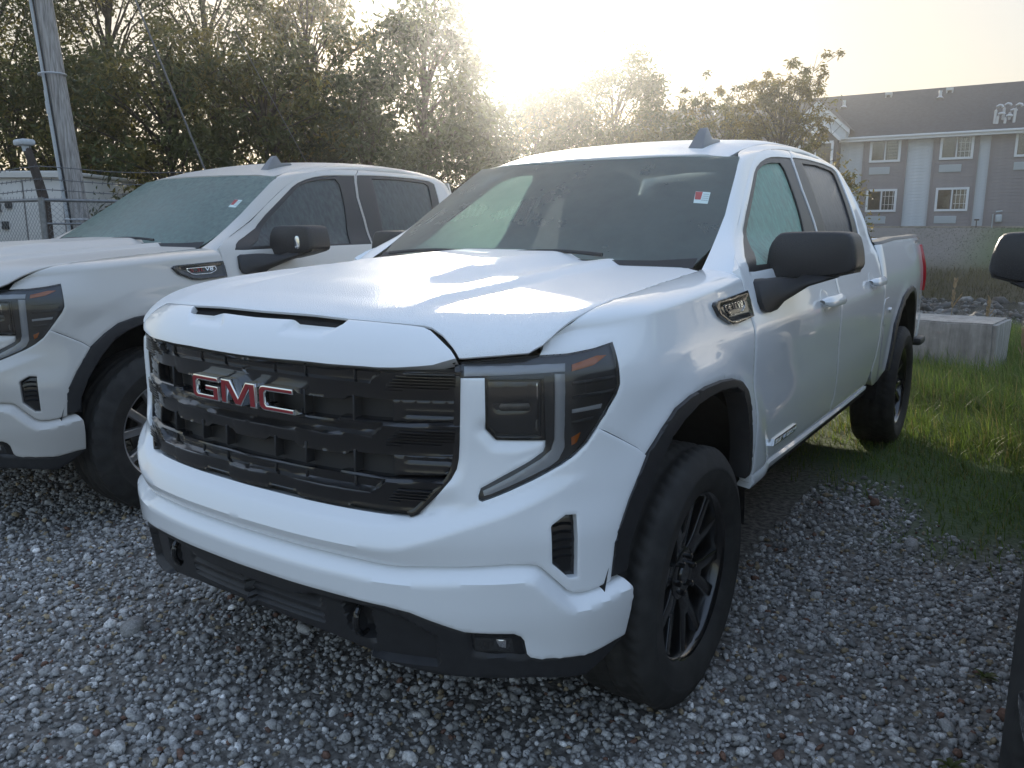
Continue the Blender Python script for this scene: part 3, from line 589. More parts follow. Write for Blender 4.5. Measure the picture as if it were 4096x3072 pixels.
def headlight(t, sgn):
    fl = (lambda vf: vf) if sgn > 0 else (lambda vf: mirror(*vf))
    full = HL_IN[:-1]+HL_OUT+HL_UP[1:]+HL_TOP[1:]+[(.6794, 1.1186)]
    h = mk('headlight', *fl(WP(full, res=.014, thick=.05, off=-.014, drop=.0)), M_HOUS, t)
    pj = lambda poly, o, name, m, r=.012, th=.01, rel=None: mk(name, *fl(WP(poly, res=r, thick=th, off=o, relief=rel, drop=.0015)), m, h)
    pj([(.7435, 1.1085), (.7397, 1.0043), (.7658, .9801), (.8697, .9737), (.8696, 1.1048)], -.011, 'projector', M_PROJ, rel=lambda a, b: -.004*(np.abs(a-.80) < .045)*(np.abs(b-1.045) < .012))
    pj([(.775, 1.036), (.845, 1.034), (.849, 1.043), (.845, 1.052), (.775, 1.054), (.771, 1.045)], -.009, 'led_module', M_DISC)
    pj([(.838, 1.062), (.866, 1.061), (.866, 1.101), (.838, 1.102)], -.0092, 'reflector_bowl', M_CHROME, .01, .004, lambda a, b: -.006*np.sin(np.clip((a-.838)/.028, 0, 1)*math.pi))
    pj([(.822, .985), (.866, .982), (.866, 1.012), (.842, 1.016)], -.0092, 'reflector_bowl', M_DISC, .01, .004, lambda a, b: -.006*np.sin(np.clip((a-.822)/.044, 0, 1)*math.pi))
    bx = [(.7354, 1.1186), (.7366, .9949), (.7626, .9668), (.8867, .9598), (.882, 1.116)]
    inn = [(.875, 1.109), (.875, .969), (.764, .975), (.7415, .999), (.7405, 1.1115)]
    mk('projector_bezel', *fl(panel(bx, W, res=.01, thick=.012, holes=[inn], off=-.006)), M_GLOSSB, h)
    pj([(.9105, 1.1228), (.9107, .958), (.9026, .9328), (.8762, .9124), (.799, .8729), (.735, .843), (.7293, .8407), (.7323, .8282), (.7491, .8326), (.8176, .8594), (.902, .8946), (.9223, .9088), (.9377, .9364), (.9394, 1.1213)], -.009, 'light_guide', M_DRL, rel=lambda a, b: .003*np.cos((a-.92)*150)*(b > .95))
    pj([(.685, 1.1484), (.6855, 1.1223), (.9393, 1.1289), (.9427, 1.1493)], -.010, 'light_bar', M_DRL)
    pj([(.9581, 1.1278), (1.0241, 1.1399), (1.0703, 1.1608), (1.0382, 1.1615), (.9611, 1.1455)], -.010, 'side_reflector', M_AMBER)
    pj([(.957, .959), (.9583, .9393), (.9723, .9461), (.9826, .9695)], -.010, 'side_reflector', M_AMBER)
    for z in (1.10, 1.065, 1.03, 1.0):
        w = 1.087 if z > 1.06 else 1.045 if z > 1.02 else 1.02
        pj([(.958, z), (.958, z-.009), (w-.004, z-.004), (w, z+.007)], -.009, 'lamp_rib', M_DRL if z in (1.03,) else M_HOUS, .01)
    mk('lens', *fl(WP(full, res=.02, thick=.006, off=.0, drop=.003)), M_LENS, h)
    return h
def tyre_mesh(Rr, w, nseg=150, at=False):
    """tread with ribs and cross cuts; axle along x, outer side at +x"""
    prof = [(-.5*w+.03, .262), (-.5*w+.006, .285), (-.5*w, .34), (-.5*w+.012, .385), (-.5*w+.026, Rr-.012)]
    xs = np.linspace(-.5*w+.034, .5*w-.034, 17)
    tread = [(x, Rr-.002-.006*(x/(.5*w))**2) for x in xs]
    prof = prof+tread+[(-a, b) for a, b in prof[:2:-1]]+[(.5*w+.0005, .352), (.5*w+.003, .345), (.5*w+.0005, .338)]+[(-a, b) for a, b in prof[2::-1]]
    n = nseg*2; th = np.arange(n)*2*np.pi/n; V = []; m = len(prof)
    for i, (x, r) in enumerate(prof):
        rr = np.full(n, r); k = i-5
        if 0 <= k < 17:
            if k in (3, 4, 8, 12, 13): rr -= .009
            else:
                per = 5 if not at else 6; ph = (np.arange(n)+(k if k < 8 else -k)) % per
                if k < 3 or k > 13: rr -= (.006 if not at else .009)*(ph == 0)
                else: rr -= .005*(ph == 1)
        elif k in (-1, 17) or (at and k in (-2, 18)):
            ph = np.arange(n) % (5 if not at else 6); rr -= .003*(ph == 0)+(.006*(ph < 3) if at else 0)
        V.append(np.stack([np.full(n, x), rr*np.cos(th), rr*np.sin(th)], 1))
    V = np.concatenate(V); F = []
    for i in range(m-1):
        for j in range(n): F.append((i*n+j, (i+1)*n+j, (i+1)*n+(j+1) % n, i*n+(j+1) % n))
    return V, F
def rot_x(V, a):
    c, s = math.cos(a), math.sin(a); V = np.array(V); y = V[:, 1]*c-V[:, 2]*s; z = V[:, 1]*s+V[:, 2]*c; return np.stack([V[:, 0], y, z], 1)
def spoke(split, xo=0.0):
    """one forked spoke in the wheel plane (u along radius, v across)"""
    fn = lambda u, v, tt: np.stack([tt-.045*(1-np.clip((u-.05)/.2, 0, 1))*0+.0*u, v, u], -1)
    dish = lambda u: -.030+.030*np.clip((u-.04)/.20, 0, 1)
    def f(u, v, tt): return np.stack([tt+dish(u), v, u], -1)
    stem = [(.03, -.034), (.115, -.036), (.140, -.046), (.258, -.090), (.258, -.046), (.150, -.008), (.150, .008), (.258, .046), (.258, .090), (.140, .046), (.115, .036), (.03, .034)]
    return prism(stem, f, -.035, .0, .005, 2)
def wheel(t, x, y, first=None, mats=(None, None)):
    w = empty('wheel', (x, y, .402), 0 if x > 0 else math.pi, t)
    return w
def build_wheel_parts():
    Wd = {}
    Wd['tyre'] = tyre_mesh(.413, .275)
    Wd['tyre_at'] = tyre_mesh(.430, .275, 96, True)
    barrel = [(.100, .262), (.108, .268), (.112, .266), (.106, .256), (.090, .250), (.02, .243), (-.10, .235), (-.12, .262)]
    Wd['rim'] = lathe(barrel, 72)
    sp = spoke(True); parts = []
    for k in range(6): parts.append((rot_x(sp[0], k*math.pi/3+.2)+np.array([.094, 0, 0]), sp[1]))
    Wd['spoke'] = parts
    hub = lathe([(.03, .085), (.072, .082), (.078, .062), (.074, .05), (.074, .034), (.080, .030), (.080, .0001)], 32)
    Wd['hub'] = hub
    Wd['disc'] = lathe([(.0, .06), (.015, .06), (.015, .17), (.0, .17)], 40)
    nuts = []
    for k in range(6):
        c = lathe([(.066, .011), (.090, .010), (.094, .006), (.094, .0001)], 8); nuts.append((rot_x(c[0]+np.array([0, 0, .058]), k*math.pi/3+.7), c[1]))
    Wd['nuts'] = nuts
    return Wd
WD = build_wheel_parts()
def add_wheel(t, x, y, style):
    w = empty('wheel', (x, y, .402), 0, t); w.rotation_euler = (0, 0, 0 if x > 0 else math.pi); w.rotation_euler[0] = 0
    at = style == 'at'; fm = M_WMACH if at else M_WBLACK
    mk('tyre', *WD['tyre_at' if at else 'tyre'], M_RUBBER, w, sharp=50)
    mk('rim', *WD['rim'], fm if at else M_WBLACK, w, sharp=50)
    for s in WD['spoke']: mk('spoke', *s, fm, w, sharp=30)
    mk('hub', *WD['hub'], M_WBLACK, w, sharp=40); [mk('wheel_nut', *q, M_CHROME if at else M_WBLACK, w, sharp=40) for q in WD['nuts']]; mk('brake_disc', *WD['disc'], M_DISC, w, sharp=40)
    return w
def map_text(s, quad, surf, off, shear=0.0, depth=.0022):
    """lettering laid on the surface inside a quad ((a,b) bottom-left, bottom-right, top-left)"""
    V, F = text_mesh(s, shear); lo = V.min(0); hi = V.max(0); U = (V[:, 0]-lo[0])/(hi[0]-lo[0]); T = (V[:, 1]-lo[1])/(hi[1]-lo[1]); D = (V[:, 2]-lo[2])/(hi[2]-lo[2])
    q = np.array(quad); A = q[0]+U[:, None]*(q[1]-q[0])+T[:, None]*(q[2]-q[0])
    P = surf(A[:, 0], A[:, 1]); N = surf_n(surf, A[:, 0], A[:, 1]); return P+N*(off+D*depth)[:, None], F
def build_truck(style='black', badge_text=True):
    t = empty('pickup_truck')
    # ---- front end
    slot_low = [(0, .060), (.0778, .061), (.1344, .0623), (.1536, .0616), (.1813, .0526), (.3069, .0541), (.3182, .0625), (.3244, .0765)]
    fas_top = [(.4308, .0743), (.5028, .0741), (.5353, .0716), (.5578, .0629), (.6004, .036), (.6274, .0188), (.6423, .0067), (.6463, .003)]
    lip = [(.600, -.001), (.5451, .001), (.488, .002), (.4306, .002), (.3233, .001), (.2345, .001), (.1364, .000), (0, -.0005)]
    sc = [(.150, .064), (.1099, .0314), (.2711, .0332), (.2928, .042), (.325, .0675), (.3069, .058), (.1813, .0526)][::-1]
    rel = lambda a, b: -.007*np.clip(sdf(a, b, sc)/.006, 0, 1)
    mk('upper_fascia', *panel([(0, -.0005)]+lip[::-1][1:]+fas_top[::-1]+slot_low[::-1], Hd, res=.0085, thick=.045, relief=rel, sym=True, drop=.001, edge=.4), M_WHITE, t)
    mk('hood_slot', *panel([(0, .045), (.40, .045), (.60, .02), (.64, .0), (.66, .03), (.56, .10), (0, .105)], Hd, res=.02, thick=.004, off=-.020, sym=True), M_VOID, t)  # black sheet behind the slot, its colour stands for the shaded depth
    ys = np.r_[np.linspace(-.645, -.40, 9), np.linspace(-.30, .36, 8)]
    seam_l = [(float(_sx(y)), float(y-plan_y(_sx(y)))) for y in ys]
    rear = [(x, y-float(plan_y(x))) for x, y in ((.745, .40), (.68, .435), (.62, .462), (.5, .47), (.3, .47), (0, .475))]
    hf = [(0, .0849), (.1878, .0864), (.3226, .0802), (.428, .078), (.4997, .0788), (.5335, .0779), (.5534, .0736), (.5907, .0529), (.6276, .0255), (.6448, .0109), (.6529, .0033), (.66, .002), (.7377, -.003), (.785, -.004)]
    mk('hood', *panel(hf+seam_l+rear, Hd, res=.017, thick=.007, sym=True, drop=.002), M_WHITED, t)
    zs_ = ipz([(0, .742), (.35, .742), (.469, .742), (.535, .747), (.5975, .763), (.67, .788), (.77, .823), (.9, .87)]); zc_ = ipz([(0, .692), (.35, .692), (.442, .694), (.509, .6953), (.535, .6994), (.5985, .7215), (.67, .7493), (.769, .782), (.9, .83), (1.0, .87)])
    z1_ = ipz(STEP1+[(1.2, .60)]); z2_ = ipz(STEP2)
    def rel_b(a, b):
        zs, zc, z1 = zs_(a), zc_(a), z1_(a); f = 1-sstep(a, .78, 1.02)
        o = np.where(b > zs, -.024*np.clip((b-zs)/.025, 0, 1)*(1-sstep(a, .60, .70))*(1-sstep(b, .80, .86)), 0)
        up = .020*np.clip((zs-b)/np.maximum(zs-zc, .01), 0, 1); dn = .020*np.clip((b-z1)/np.maximum(zc-z1, .02), 0, 1)**.8
        o = o+np.where(b > zc, up, dn)*f
        gd = seg_dist(np.stack([a, b], 1), [(0, .771)]+GR, False); o = o-.010*np.clip(1-gd/.018, 0, 1)*sstep(b, .82, .90)
        hd = seg_dist(np.stack([a, b], 1), HL_IN, False); o = o-.012*np.clip(1-hd/.03, 0, 1)*sstep(b, .90, .95)*(1-sstep(b, .99, 1.03))
        return o+.004
    ub = [(0, .771)]+GR+HL_IN+HL_OUT[1:]+SEAM[1:]+AR_LO[1:]+[(p[0], p[1]+.002) for p in STEP1[::-1]]
    fb = mk('front_bumper', *panel(ub, W, res=.0095, thick=.03, holes=[VENT], relief=rel_b, sym=True, drop=.002), M_WHITE, t)
    def rel_l(a, b):
        z1, z2 = z1_(a), z2_(a); u = np.clip((z1-b)/np.maximum(z1-z2, .012), 0, 1)
        return -.014+.044*u**.75-.010*np.clip((z2-b)/.15, 0, 1)
    lb = [(p[0], p[1]+.004) for p in STEP1[:-1]]+[(1.0539, .575)]+WEND[::-1][1:]+WBOT[::-1][1:]
    mk('bumper_valance', *panel([(p[0], p[1]) for p in lb], W, res=.012, thick=.04, relief=rel_l, sym=True, drop=.003), M_WHITE, t)
    crease = [(0, .505), (.218, .516), (.272, .533), (.383, .534), (.494, .527), (.546, .511), (.62, .469), (.621, .376), (0, .36)]
    hook = [(.354, .518), (.367, .442), (.386, .423), (.446, .418), (.441, .477), (.437, .520)]
    cen = crease[:2]+[(.235, .42), (0, .428)]
    def rel_v(a, b):
        o = .012-.022*np.clip(sdf(a, b, crease)/.012, 0, 1)*(b > .385)-.05*np.clip(sdf(a, b, hook)/.008, 0, 1)
        g = np.clip(np.minimum((.285-a)/.01, 1), 0, 1)*(b > .43)*(b < .515); o = o-.012*g*(np.sin((b-.43)*2*np.pi/.0235) > .35)
        lamp = [(.69, .49), (.70, .42), (.837, .404), (.823, .464), (.81, .482)]; return o-.012*np.clip(sdf(a, b, lamp)/.006, 0, 1)
    vl = [(0, .552)]+[(a, b-.004) for a, b in WBOT[1:]]+VBOT[::-1]
    va = mk('lower_valance', *panel(vl, W, res=.011, thick=.03, relief=rel_v, sym=True, drop=.003), M_PLAST, t)
    fb_box = [(.693, .487), (.703, .421), (.836, .405), (.8215, .463), (.808, .479)]
    fls = two('fog_lamp', WP(fb_box, res=.012, thick=.02, off=.004), M_GLOSSB, t)
    two_l = WP([(.7067, .4673), (.7073, .4286), (.8044, .4188), (.7959, .4604)], res=.012, thick=.01, off=.0065)
    mk('fog_lens', *two_l, M_PROJ, fls[0]); mk('fog_lens', *mirror(*two_l), M_PROJ, fls[1])
    bl = WP([(.758, .462), (.765, .442), (.782, .436), (.782, .459)], res=.01, thick=.004, off=.009, edge=.2)
    mk('fog_reflector', *bl, M_CHROME, fls[0]); mk('fog_reflector', *mirror(*bl), M_CHROME, fls[1])
    for x in (.397, -.397):
        c = W(float(s_of_x(abs(x))), .468); th = np.linspace(-.35*math.pi, 1.35*math.pi, 18)
        path = [(x, c[1]+.035-.034*math.cos(a)*1.0, c[2]+.044*math.sin(a)) for a in np.linspace(-1.9, 1.9, 18)]
        mk('tow_hook', *tube(path, .009, 8), M_GLOSSB, t)
    grille_bits(t); headlight(t, 1); headlight(t, -1)
    cv = two('corner_vent', WP(VENT, res=.01, thick=.02, off=-.016), M_GLOSSB, t)
    vr = []
    for z in (.744, .724, .703, .682, .661):
        ss = np.linspace(.902, .950, 8); vr.append(loft([W(ss, z+dz+.004*np.sin((ss-.902)*65), o) for dz, o in ((-.006, -.016), (0, -.007), (.0025, -.016))]))
    vj = join(*vr); mk('vent_fins', *vj, M_GLOSSB, cv[0]); mk('vent_fins', *mirror(*vj), M_GLOSSB, cv[1])
    # ---- fenders
    def vtop(s):
        y = float(np.interp(s, PS, PQ[:, 1])); q = seam(np.array([min(max(y, -.655), .6)]))[0]; zs = q[2]-.038*float(sstep(y, -.66, -.45))-.004
        return 1.1695+(zs+CAP-1.1695)*float(sstep(s, .87, .98))
    topl = [(s, vtop(s)) for s in np.r_[np.linspace(.885, 1.1, 12), np.linspace(1.15, 1.992, 14)]]
    fo = HL_UP+HL_TOP[1:4]+topl+[(1.992, 1.30), (1.991, 1.18), (1.992, 1.0), (1.991, .8), (1.990, .66), (1.978, .60), (1.968, .605)]+AR_UP[::-1][:-1]+[(a, b+.003) for a, b in SEAM[::-1][:-1]]
    fd = two('fender', panel(fo, WF, res=.016, thick=.03, drop=.002), M_WHITE, t)
    arp = AR_LO[::-1][:-1]+AR_UP+AR_IN[::-1]
    two('wheel_arch_trim', WP([(1.0530, .582)]+[(a-.005, b) for a, b in AR_LO[::-1][1:-1]]+AR_UP+AR_IN[::-1][:-1]+[(1.117, .585)], res=.016, thick=.06, off=.006, drop=.008), M_PLAST, t)
    bp = [(1.6606, 1.2373), (1.6703, 1.2456), (1.6906, 1.2486), (1.9866, 1.2606), (1.9885, 1.22), (1.9885, 1.1754), (1.90, 1.170), (1.8224, 1.1665), (1.7712, 1.1714), (1.7273, 1.1882), (1.6894, 1.2031)][::-1]
    ring = [(1.70, 1.236), (1.975, 1.247), (1.975, 1.184), (1.82, 1.178), (1.775, 1.182), (1.735, 1.197), (1.70, 1.214)]
    bd = two('fender_badge', WP(bp, res=.01, thick=.015, off=.014, relief=lambda a, b: -.006*np.clip(sdf(a, b, ring)/.005, 0, 1)), M_GLOSSB, t)
    sh = [(1.7418, 1.2298), (1.9267, 1.2360), (1.9315, 1.2187), (1.9181, 1.209), (1.8896, 1.1985), (1.7929, 1.1955), (1.7708, 1.199), (1.7472, 1.2131)][::-1]
    ct = np.mean(sh, 0); shi = [tuple(ct+(np.array(p)-ct)*np.array([.96, .86])) for p in sh]
    so = panel(sh, W, res=.01, thick=.004, holes=[shi], off=.012, drop=.0004, edge=.1)
    tx = map_text('5.3L', ((1.763, 1.2085), (1.852, 1.2115), (1.765, 1.2265)), W, .009); tv = map_text('V8', ((1.856, 1.2115), (1.908, 1.213), (1.858, 1.2305)), W, .009)
    for i, b in enumerate(bd):
        f = (lambda v: v) if i == 0 else (lambda v: mirror(*v))
        mk('badge_outline', *f(so), M_CHROME, b); mk('badge_figures', *f(tx), M_GREYB, b, smooth=False); mk('badge_letters', *f(tv), M_CHROME, b, smooth=False)
    # ---- doors and windows
    d1 = [(a+.004, b) for a, b in GAPA]+[(a-.003, b) for a, b in GAPB]+[(2.6, .624), (2.1, .630)]
    wA = [(2.10, 1.320), (2.125, 1.3512), (2.162, 1.3717), (2.233, 1.3958), (2.347, 1.4401), (2.459, 1.5190), (2.609, 1.6090), (2.753, 1.6965), (2.818, 1.7270), (2.894, 1.7520), (2.984, 1.7730), (3.066, 1.7856), (3.174, 1.794), (3.360, 1.802), (3.334, 1.757), (3.291, 1.652), (3.279, 1.5546), (3.272, 1.4578), (3.262, 1.335), (2.6, 1.326), (2.16, 1.318)]
    gA = [(2.225, 1.342), (2.317, 1.3827), (2.482, 1.4999), (2.676, 1.6200), (2.817, 1.7090), (2.917, 1.742), (3.029, 1.7605), (3.165, 1.769), (3.182, 1.735), (3.150, 1.6002), (3.105, 1.458), (3.06, 1.345), (2.6, 1.342)]
    d2 = [(a+.003, b) for a, b in GAPB[::-1]]+[(a, b) for a, b in GAPC[1:]]+DBOT[1:2]
    wB = [(3.276, 1.335), (3.287, 1.4578), (3.294, 1.5546), (3.307, 1.652), (3.352, 1.757), (3.386, 1.804), (3.42, 1.808), (3.70, 1.818), (4.03, 1.817), (4.22, 1.806), (4.275, 1.785), (4.245, 1.68), (4.20, 1.54), (4.16, 1.42), (4.12, 1.37), (4.02, 1.345), (3.8, 1.337)]
    gB = [(3.42, 1.352), (3.46, 1.55), (3.53, 1.790), (3.85, 1.80), (4.15, 1.788), (4.19, 1.77), (4.13, 1.62), (4.05, 1.45), (3.98, 1.372), (3.85, 1.352)][::-1]
    wAo = wA[::-1]
    D1 = two('front_door', panel(d1[::-1] if poly_area(d1) < 0 else d1, W, res=.022, thick=.04, holes=[wAo], drop=.002), M_WHITE, t)
    D2 = two('rear_door', panel(d2[::-1] if poly_area(d2) < 0 else d2, W, res=.022, thick=.04, holes=[wB], drop=.002), M_WHITE, t)
    for (Dd, wo_, go_, gm) in ((D1, wA, gA, M_DEWGL), (D2, wB, gB, M_TINT)):
        fr = panel(wo_ if poly_area(wo_) > 0 else wo_[::-1], W, res=.022, thick=.02, holes=[go_], off=-.006, drop=.001)
        gp = panel(go_ if poly_area(go_) > 0 else go_[::-1], W, res=.03, thick=.003, off=-.016, drop=0)
        for i in (0, 1):
            f = (lambda v: v) if i == 0 else (lambda v: mirror(*v))
            fo_ = mk('window_frame', *f(fr), M_TRIM, Dd[i]); mk('window_glass', *f(gp), gm, fo_)
    for Dd, (a0, a1, z) in ((D1, (2.885, 3.225, 1.158)), (D2, (3.985, 4.325, 1.182))):
        ss = np.linspace(a0, a1, 14); u = np.linspace(-1, 1, 14); hgt = .023*np.sqrt(np.clip(1-u**8, 0.15, 1)); lift = .030*np.sqrt(np.clip(1-u**4, .02, 1))
        rows = []
        for k in range(10):
            a = k*2*math.pi/10; rows.append(W(ss, z+hgt*math.sin(a), 0.006+lift*1.15+.012*math.cos(a)))
        hv = loft(rows+[rows[0]]); hv = (hv[0], [q[::-1] for q in hv[1]])
        cup = WP([(a0+.10+.075*math.cos(q), z+.050*math.sin(q)) for q in np.linspace(0, 2*math.pi, 24)[:-1]], res=.012, thick=.002, off=.002, relief=lambda a, b: -.010*np.clip(1-np.hypot((a-a0-.10)/.075, (b-z)/.05), 0, 1))
        for i in (0, 1):
            f = (lambda v: v) if i == 0 else (lambda v: mirror(*v))
            ho = mk('door_handle', *f(hv), M_WHITE, Dd[i]); mk('handle_cup', *f(cup), M_WHITE, ho)
    # door pocket line, name plate on the door
    pl = WP([(2.252, .669), (2.545, .666), (2.553, .695), (2.262, .695)], res=.012, thick=.006, off=.008)
    tx = map_text('ELEVATION', ((2.272, .6735), (2.532, .671), (2.277, .6905)), W, .0075, depth=.003)
    if badge_text:
        for i in (0, 1):
            f = (lambda v: v) if i == 0 else (lambda v: mirror(*v))
            p = mk('name_plate', *f(pl), M_CHROME, D1[i])
            inn = WP([(2.262, .6715), (2.538, .669), (2.5445, .6925), (2.269, .6925)], res=.012, thick=.002, off=.0092)
            mk('plate_inlay', *f(inn), M_GLOSSB, p); mk('plate_letters', *f((tx[0]+0, tx[1])), M_CHROME, p, smooth=False)
    two('rocker_panel', WP([(1.99, .575), (2.6, .583), (4.03, .583), (4.03, .608), (2.6, .617), (1.99, .624)], res=.03, thick=.05, off=.0, relief=lambda a, b: .010*np.sin(np.clip((b-.583)/.035, 0, 1)*np.pi)), M_WHITE, t)
    # ---- cab frame: A pillar, roof rail, rear corner in one rolled section
    outer = [(a, b) for a, b in GAPA[2:]]+[(a, b) for a, b in GAPC[1:8]]
    wse = [(.775, 1.325), (.770, 1.36), (.7655, 1.398), (.7635, 1.4154), (.747, 1.50), (.715, 1.60), (.68, 1.705), (.664, 1.745), (.6555, 1.765)]
    inner = []
    for x, z in wse: inner.append(WS(np.array([x]), np.array([z]))[0])
    inner[0] = np.array([.785, .40, 1.327]); inner[1] = np.array([.775, .475, 1.362])
    yr = [1.20, 1.32, 1.45, 1.65, 2.0, 2.35, 2.6, 2.78]
    for y in yr: inner.append(np.array([.600, y, float(roof_z(.600, y))]))
    inner += [np.array([.64, 2.90, 1.80]), np.array([.68, 2.93, 1.65]), np.array([.76, 2.95, 1.45]), np.array([.80, 2.955, 1.30])]
    def para(P):
        P = np.array(P); d = np.r_[0, np.cumsum(np.linalg.norm(np.diff(P, axis=0), axis=1))]; return d, P
    oW = np.array([W(a, b) for a, b in outer])
    dO, PO = para(oW); dI, PI_ = para(inner)
    # pair stations by key points: (pillar foot, screen corner, roof rear, bed)
    kO = [0, dO[10], dO[-6], dO[-1]]; kI = [0, dI[8], dI[-5], dI[-1]]
    rows = []
    for seg in range(3):
        for u in np.linspace(0, 1, 16 if seg != 1 else 22)[(0 if seg == 0 else 1):]:
            a = kO[seg]+(kO[seg+1]-kO[seg])*u; b = kI[seg]+(kI[seg+1]-kI[seg])*u
            o = np.array([np.interp(a, dO, PO[:, i]) for i in range(3)]); q = np.array([np.interp(b, dI, PI_[:, i]) for i in range(3)])
            mid = (o+q)/2; out = np.array([o[0]-.3*abs(o[0]-q[0]), 0, 0]);
            if seg == 0: c = np.array([o[0]*.86+q[0]*.14, q[1]*.62+o[1]*.38, max(o[2], q[2])])
            elif seg == 1: c = np.array([o[0]*.97+q[0]*.03, mid[1], q[2]-.001])
            else: c = np.array([o[0]*.92+q[0]*.08, max(o[1], q[1]), mid[2]])
            tt = np.linspace(0, 1, 9)[:, None]; rows.append((1-tt)**2*o+2*tt*(1-tt)*c+tt**2*q)
    rows = np.array(rows)
    for _ in range(2): rows[1:-1] = .25*rows[:-2]+.5*rows[1:-1]+.25*rows[2:]
    cf = loft(list(rows)); cf = (cf[0], [q[::-1] for q in cf[1]])
    two('cab_frame', cf, M_WHITE, t)
    ry = np.linspace(1.02, 2.86, 30)
    rp = [(0, 1.006), (.2, 1.012), (.4, 1.045), (.55, 1.085), (.600, 1.115), (.600, 1.4), (.600, 2.0), (.600, 2.6), (.600, 2.86), (.4, 2.91), (0, 2.93)]
    ro = mk('roof', *panel(rp, RF, res=.03, thick=.02, sym=True, relief=lambda a, b: -.006*(np.abs(np.abs(a)-.40) < .02)*(b > 1.35)), M_WHITED, t)
    mk('cab_rear_wall', *panel([(0, .95), (.80, .95), (.80, 1.3), (.64, 1.80), (0, 1.86)], lambda a, b: np.stack([a, 2.93-.0*a, b], -1), res=.12, thick=.02, sym=True), M_WHITE, t)
    mk('rear_window', *panel([(0, 1.42), (.62, 1.42), (.55, 1.74), (0, 1.77)], lambda a, b: np.stack([-a, 2.937+0*a, b], -1), res=.12, thick=.004, sym=True), M_TINT, t)
    fin = [(0, 0), (.30, 0), (.315, .012), (.30, .03), (.19, .045), (.155, .125), (.125, .128), (.085, .09), (.03, .03)]
    fv = prism(fin, lambda u, v, tt: np.stack([.42+tt*(1-.6*np.clip(v/.13, 0, 1)), 1.20+u*.72, roof_z(.42+0*u, 1.20+u*.72)-.006+v*.62], -1), -.036, .036, .010, 2)
    mk('roof_antenna', *fv, M_FIN, t)
    # ---- windscreen
    we = [(0, 1.30), (.70, 1.30), (.745, 1.345), (.765, 1.40), (.7635, 1.4154), (.7426, 1.5178), (.7031, 1.6338), (.66, 1.7578), (.4, 1.768), (0, 1.775)]
    ws = mk('windscreen', *panel(we, WS, res=.05, thick=.004, sym=True, drop=0), M_WIND, t)
    fr = [(0, 1.752), (.30, 1.7505), (.5703, 1.7385), (.6312, 1.725), (.6482, 1.6924), (.7092, 1.5379), (.7329, 1.4411), (.7327, 1.3936), (.7119, 1.3702), (.5743, 1.3625), (0, 1.352)]
    full = [(a, b) for a, b in we]; hole = fr
    outline = [(0, 1.30)]+we[1:-1]+[(0, 1.775)]+fr+[(0, 1.352)]
    mk('screen_border', *panel([(0, 1.30)]+we[1:-1]+[(0, 1.775)]+fr, WS, res=.02, thick=.001, off=-.006, sym=True, drop=0), M_TRIM, ws)
    sg = [(-.10, 1.752), (-.13, 1.70), (-.105, 1.66), (0, 1.648), (.055, 1.665), (.10, 1.71), (.085, 1.752)]
    mk('camera_housing', *panel(sg[::-1] if poly_area(sg) < 0 else sg, WS, res=.02, thick=.05, off=-.012), M_TRIM, ws)
    st = panel([(.6034, 1.5634), (.6573, 1.5595), (.6407, 1.6048), (.5826, 1.61)], WS, res=.02, thick=.0006, off=.0012, drop=0)
    so = mk('windscreen_sticker', *st, M_STICKW, ws)
    mk('sticker_field', *panel([(.600, 1.577), (.622, 1.5755), (.6115, 1.6065), (.5835, 1.6085)], WS, res=.02, thick=.0003, off=.0018, drop=0), M_STICKR, so)
    tl = []
    for k in range(4):
        z = 1.573+k*.008; tl.append(panel([(.625-.02*k*.12, z), (.650-.003*k, z-.002), (.650-.003*k, z), (.625-.02*k*.12, z+.002)], WS, res=.03, thick=.0002, off=.0018, drop=0))
    mk('sticker_print', *join(*tl), M_STICKG, so)
    # cowl and wipers
    xs = np.linspace(0, .757, 18)
    r0 = np.stack([xs, .455+0*xs, np.minimum(hood_top(xs, 0*xs+.46)-.028, 1.325)], 1); r1 = np.array([WS(np.array([x*.985]), np.array([1.335]))[0] for x in xs]); r1[:, 2] -= .004; r2 = np.array([WS(np.array([x*.985]), np.array([1.352+.02*max(0, (x-.62)/.3)]))[0]+np.array([0, -.012, .004]) for x in xs])
    cw = loft([r0, (r0+r1)/2-np.array([0, 0, .012]), r1+np.array([0, -.01, 0]), r2]); mk('cowl', *mirror_join(*cw), M_PLAST, t)
    for x0, x1, z1 in ((-.10, .42, 1.372), (-.66, -.10, 1.368)):
        P = [WS(np.array([x0+(x1-x0)*u]), np.array([1.350+(z1-1.350)*math.sin(u*2.6)]))[0]+np.array([0, -.022, .012]) for u in np.linspace(0, 1, 12)]
        wv = tube(P, .008, 6); mk('wiper', *wv, M_PLAST, t)
    # ---- mirrors
    hp = [(.915, 1.448), (.886, 1.405), (.880, 1.355), (.880, 1.303), (.890, 1.285), (.93, 1.284), (1.0, 1.287), (1.10, 1.294), (1.18, 1.309), (1.197, 1.330), (1.194, 1.365), (1.188, 1.40), (1.172, 1.448), (1.14, 1.457), (1.03, 1.4575), (.94, 1.455)]
    cx, cz = 1.04, 1.37
    hp = smoothline(hp, 1, True)
    secs = []
    for yy, k in ((.800, .90), (.803, .945), (.812, .98), (.83, 1.0), (.93, 1.0), (.96, .985)):
        secs.append([(cx+(x-cx)*k, yy+(.10*(x-.88)), cz+(z-cz)*k) for x, z in hp])
    mh = loft(secs, True, True); mh = (mh[0], [tuple(q)[::-1] for q in mh[1]])
    mo = two('mirror', mh, M_PLASTD, t, sharp=50)
    gl = ([(cx+(x-cx)*.93, .9615+.10*(x-.88), cz+(z-cz)*.90) for x, z in hp], [tuple(range(len(hp)))[::-1]])
    gl = (np.array(gl[0]), gl[1])
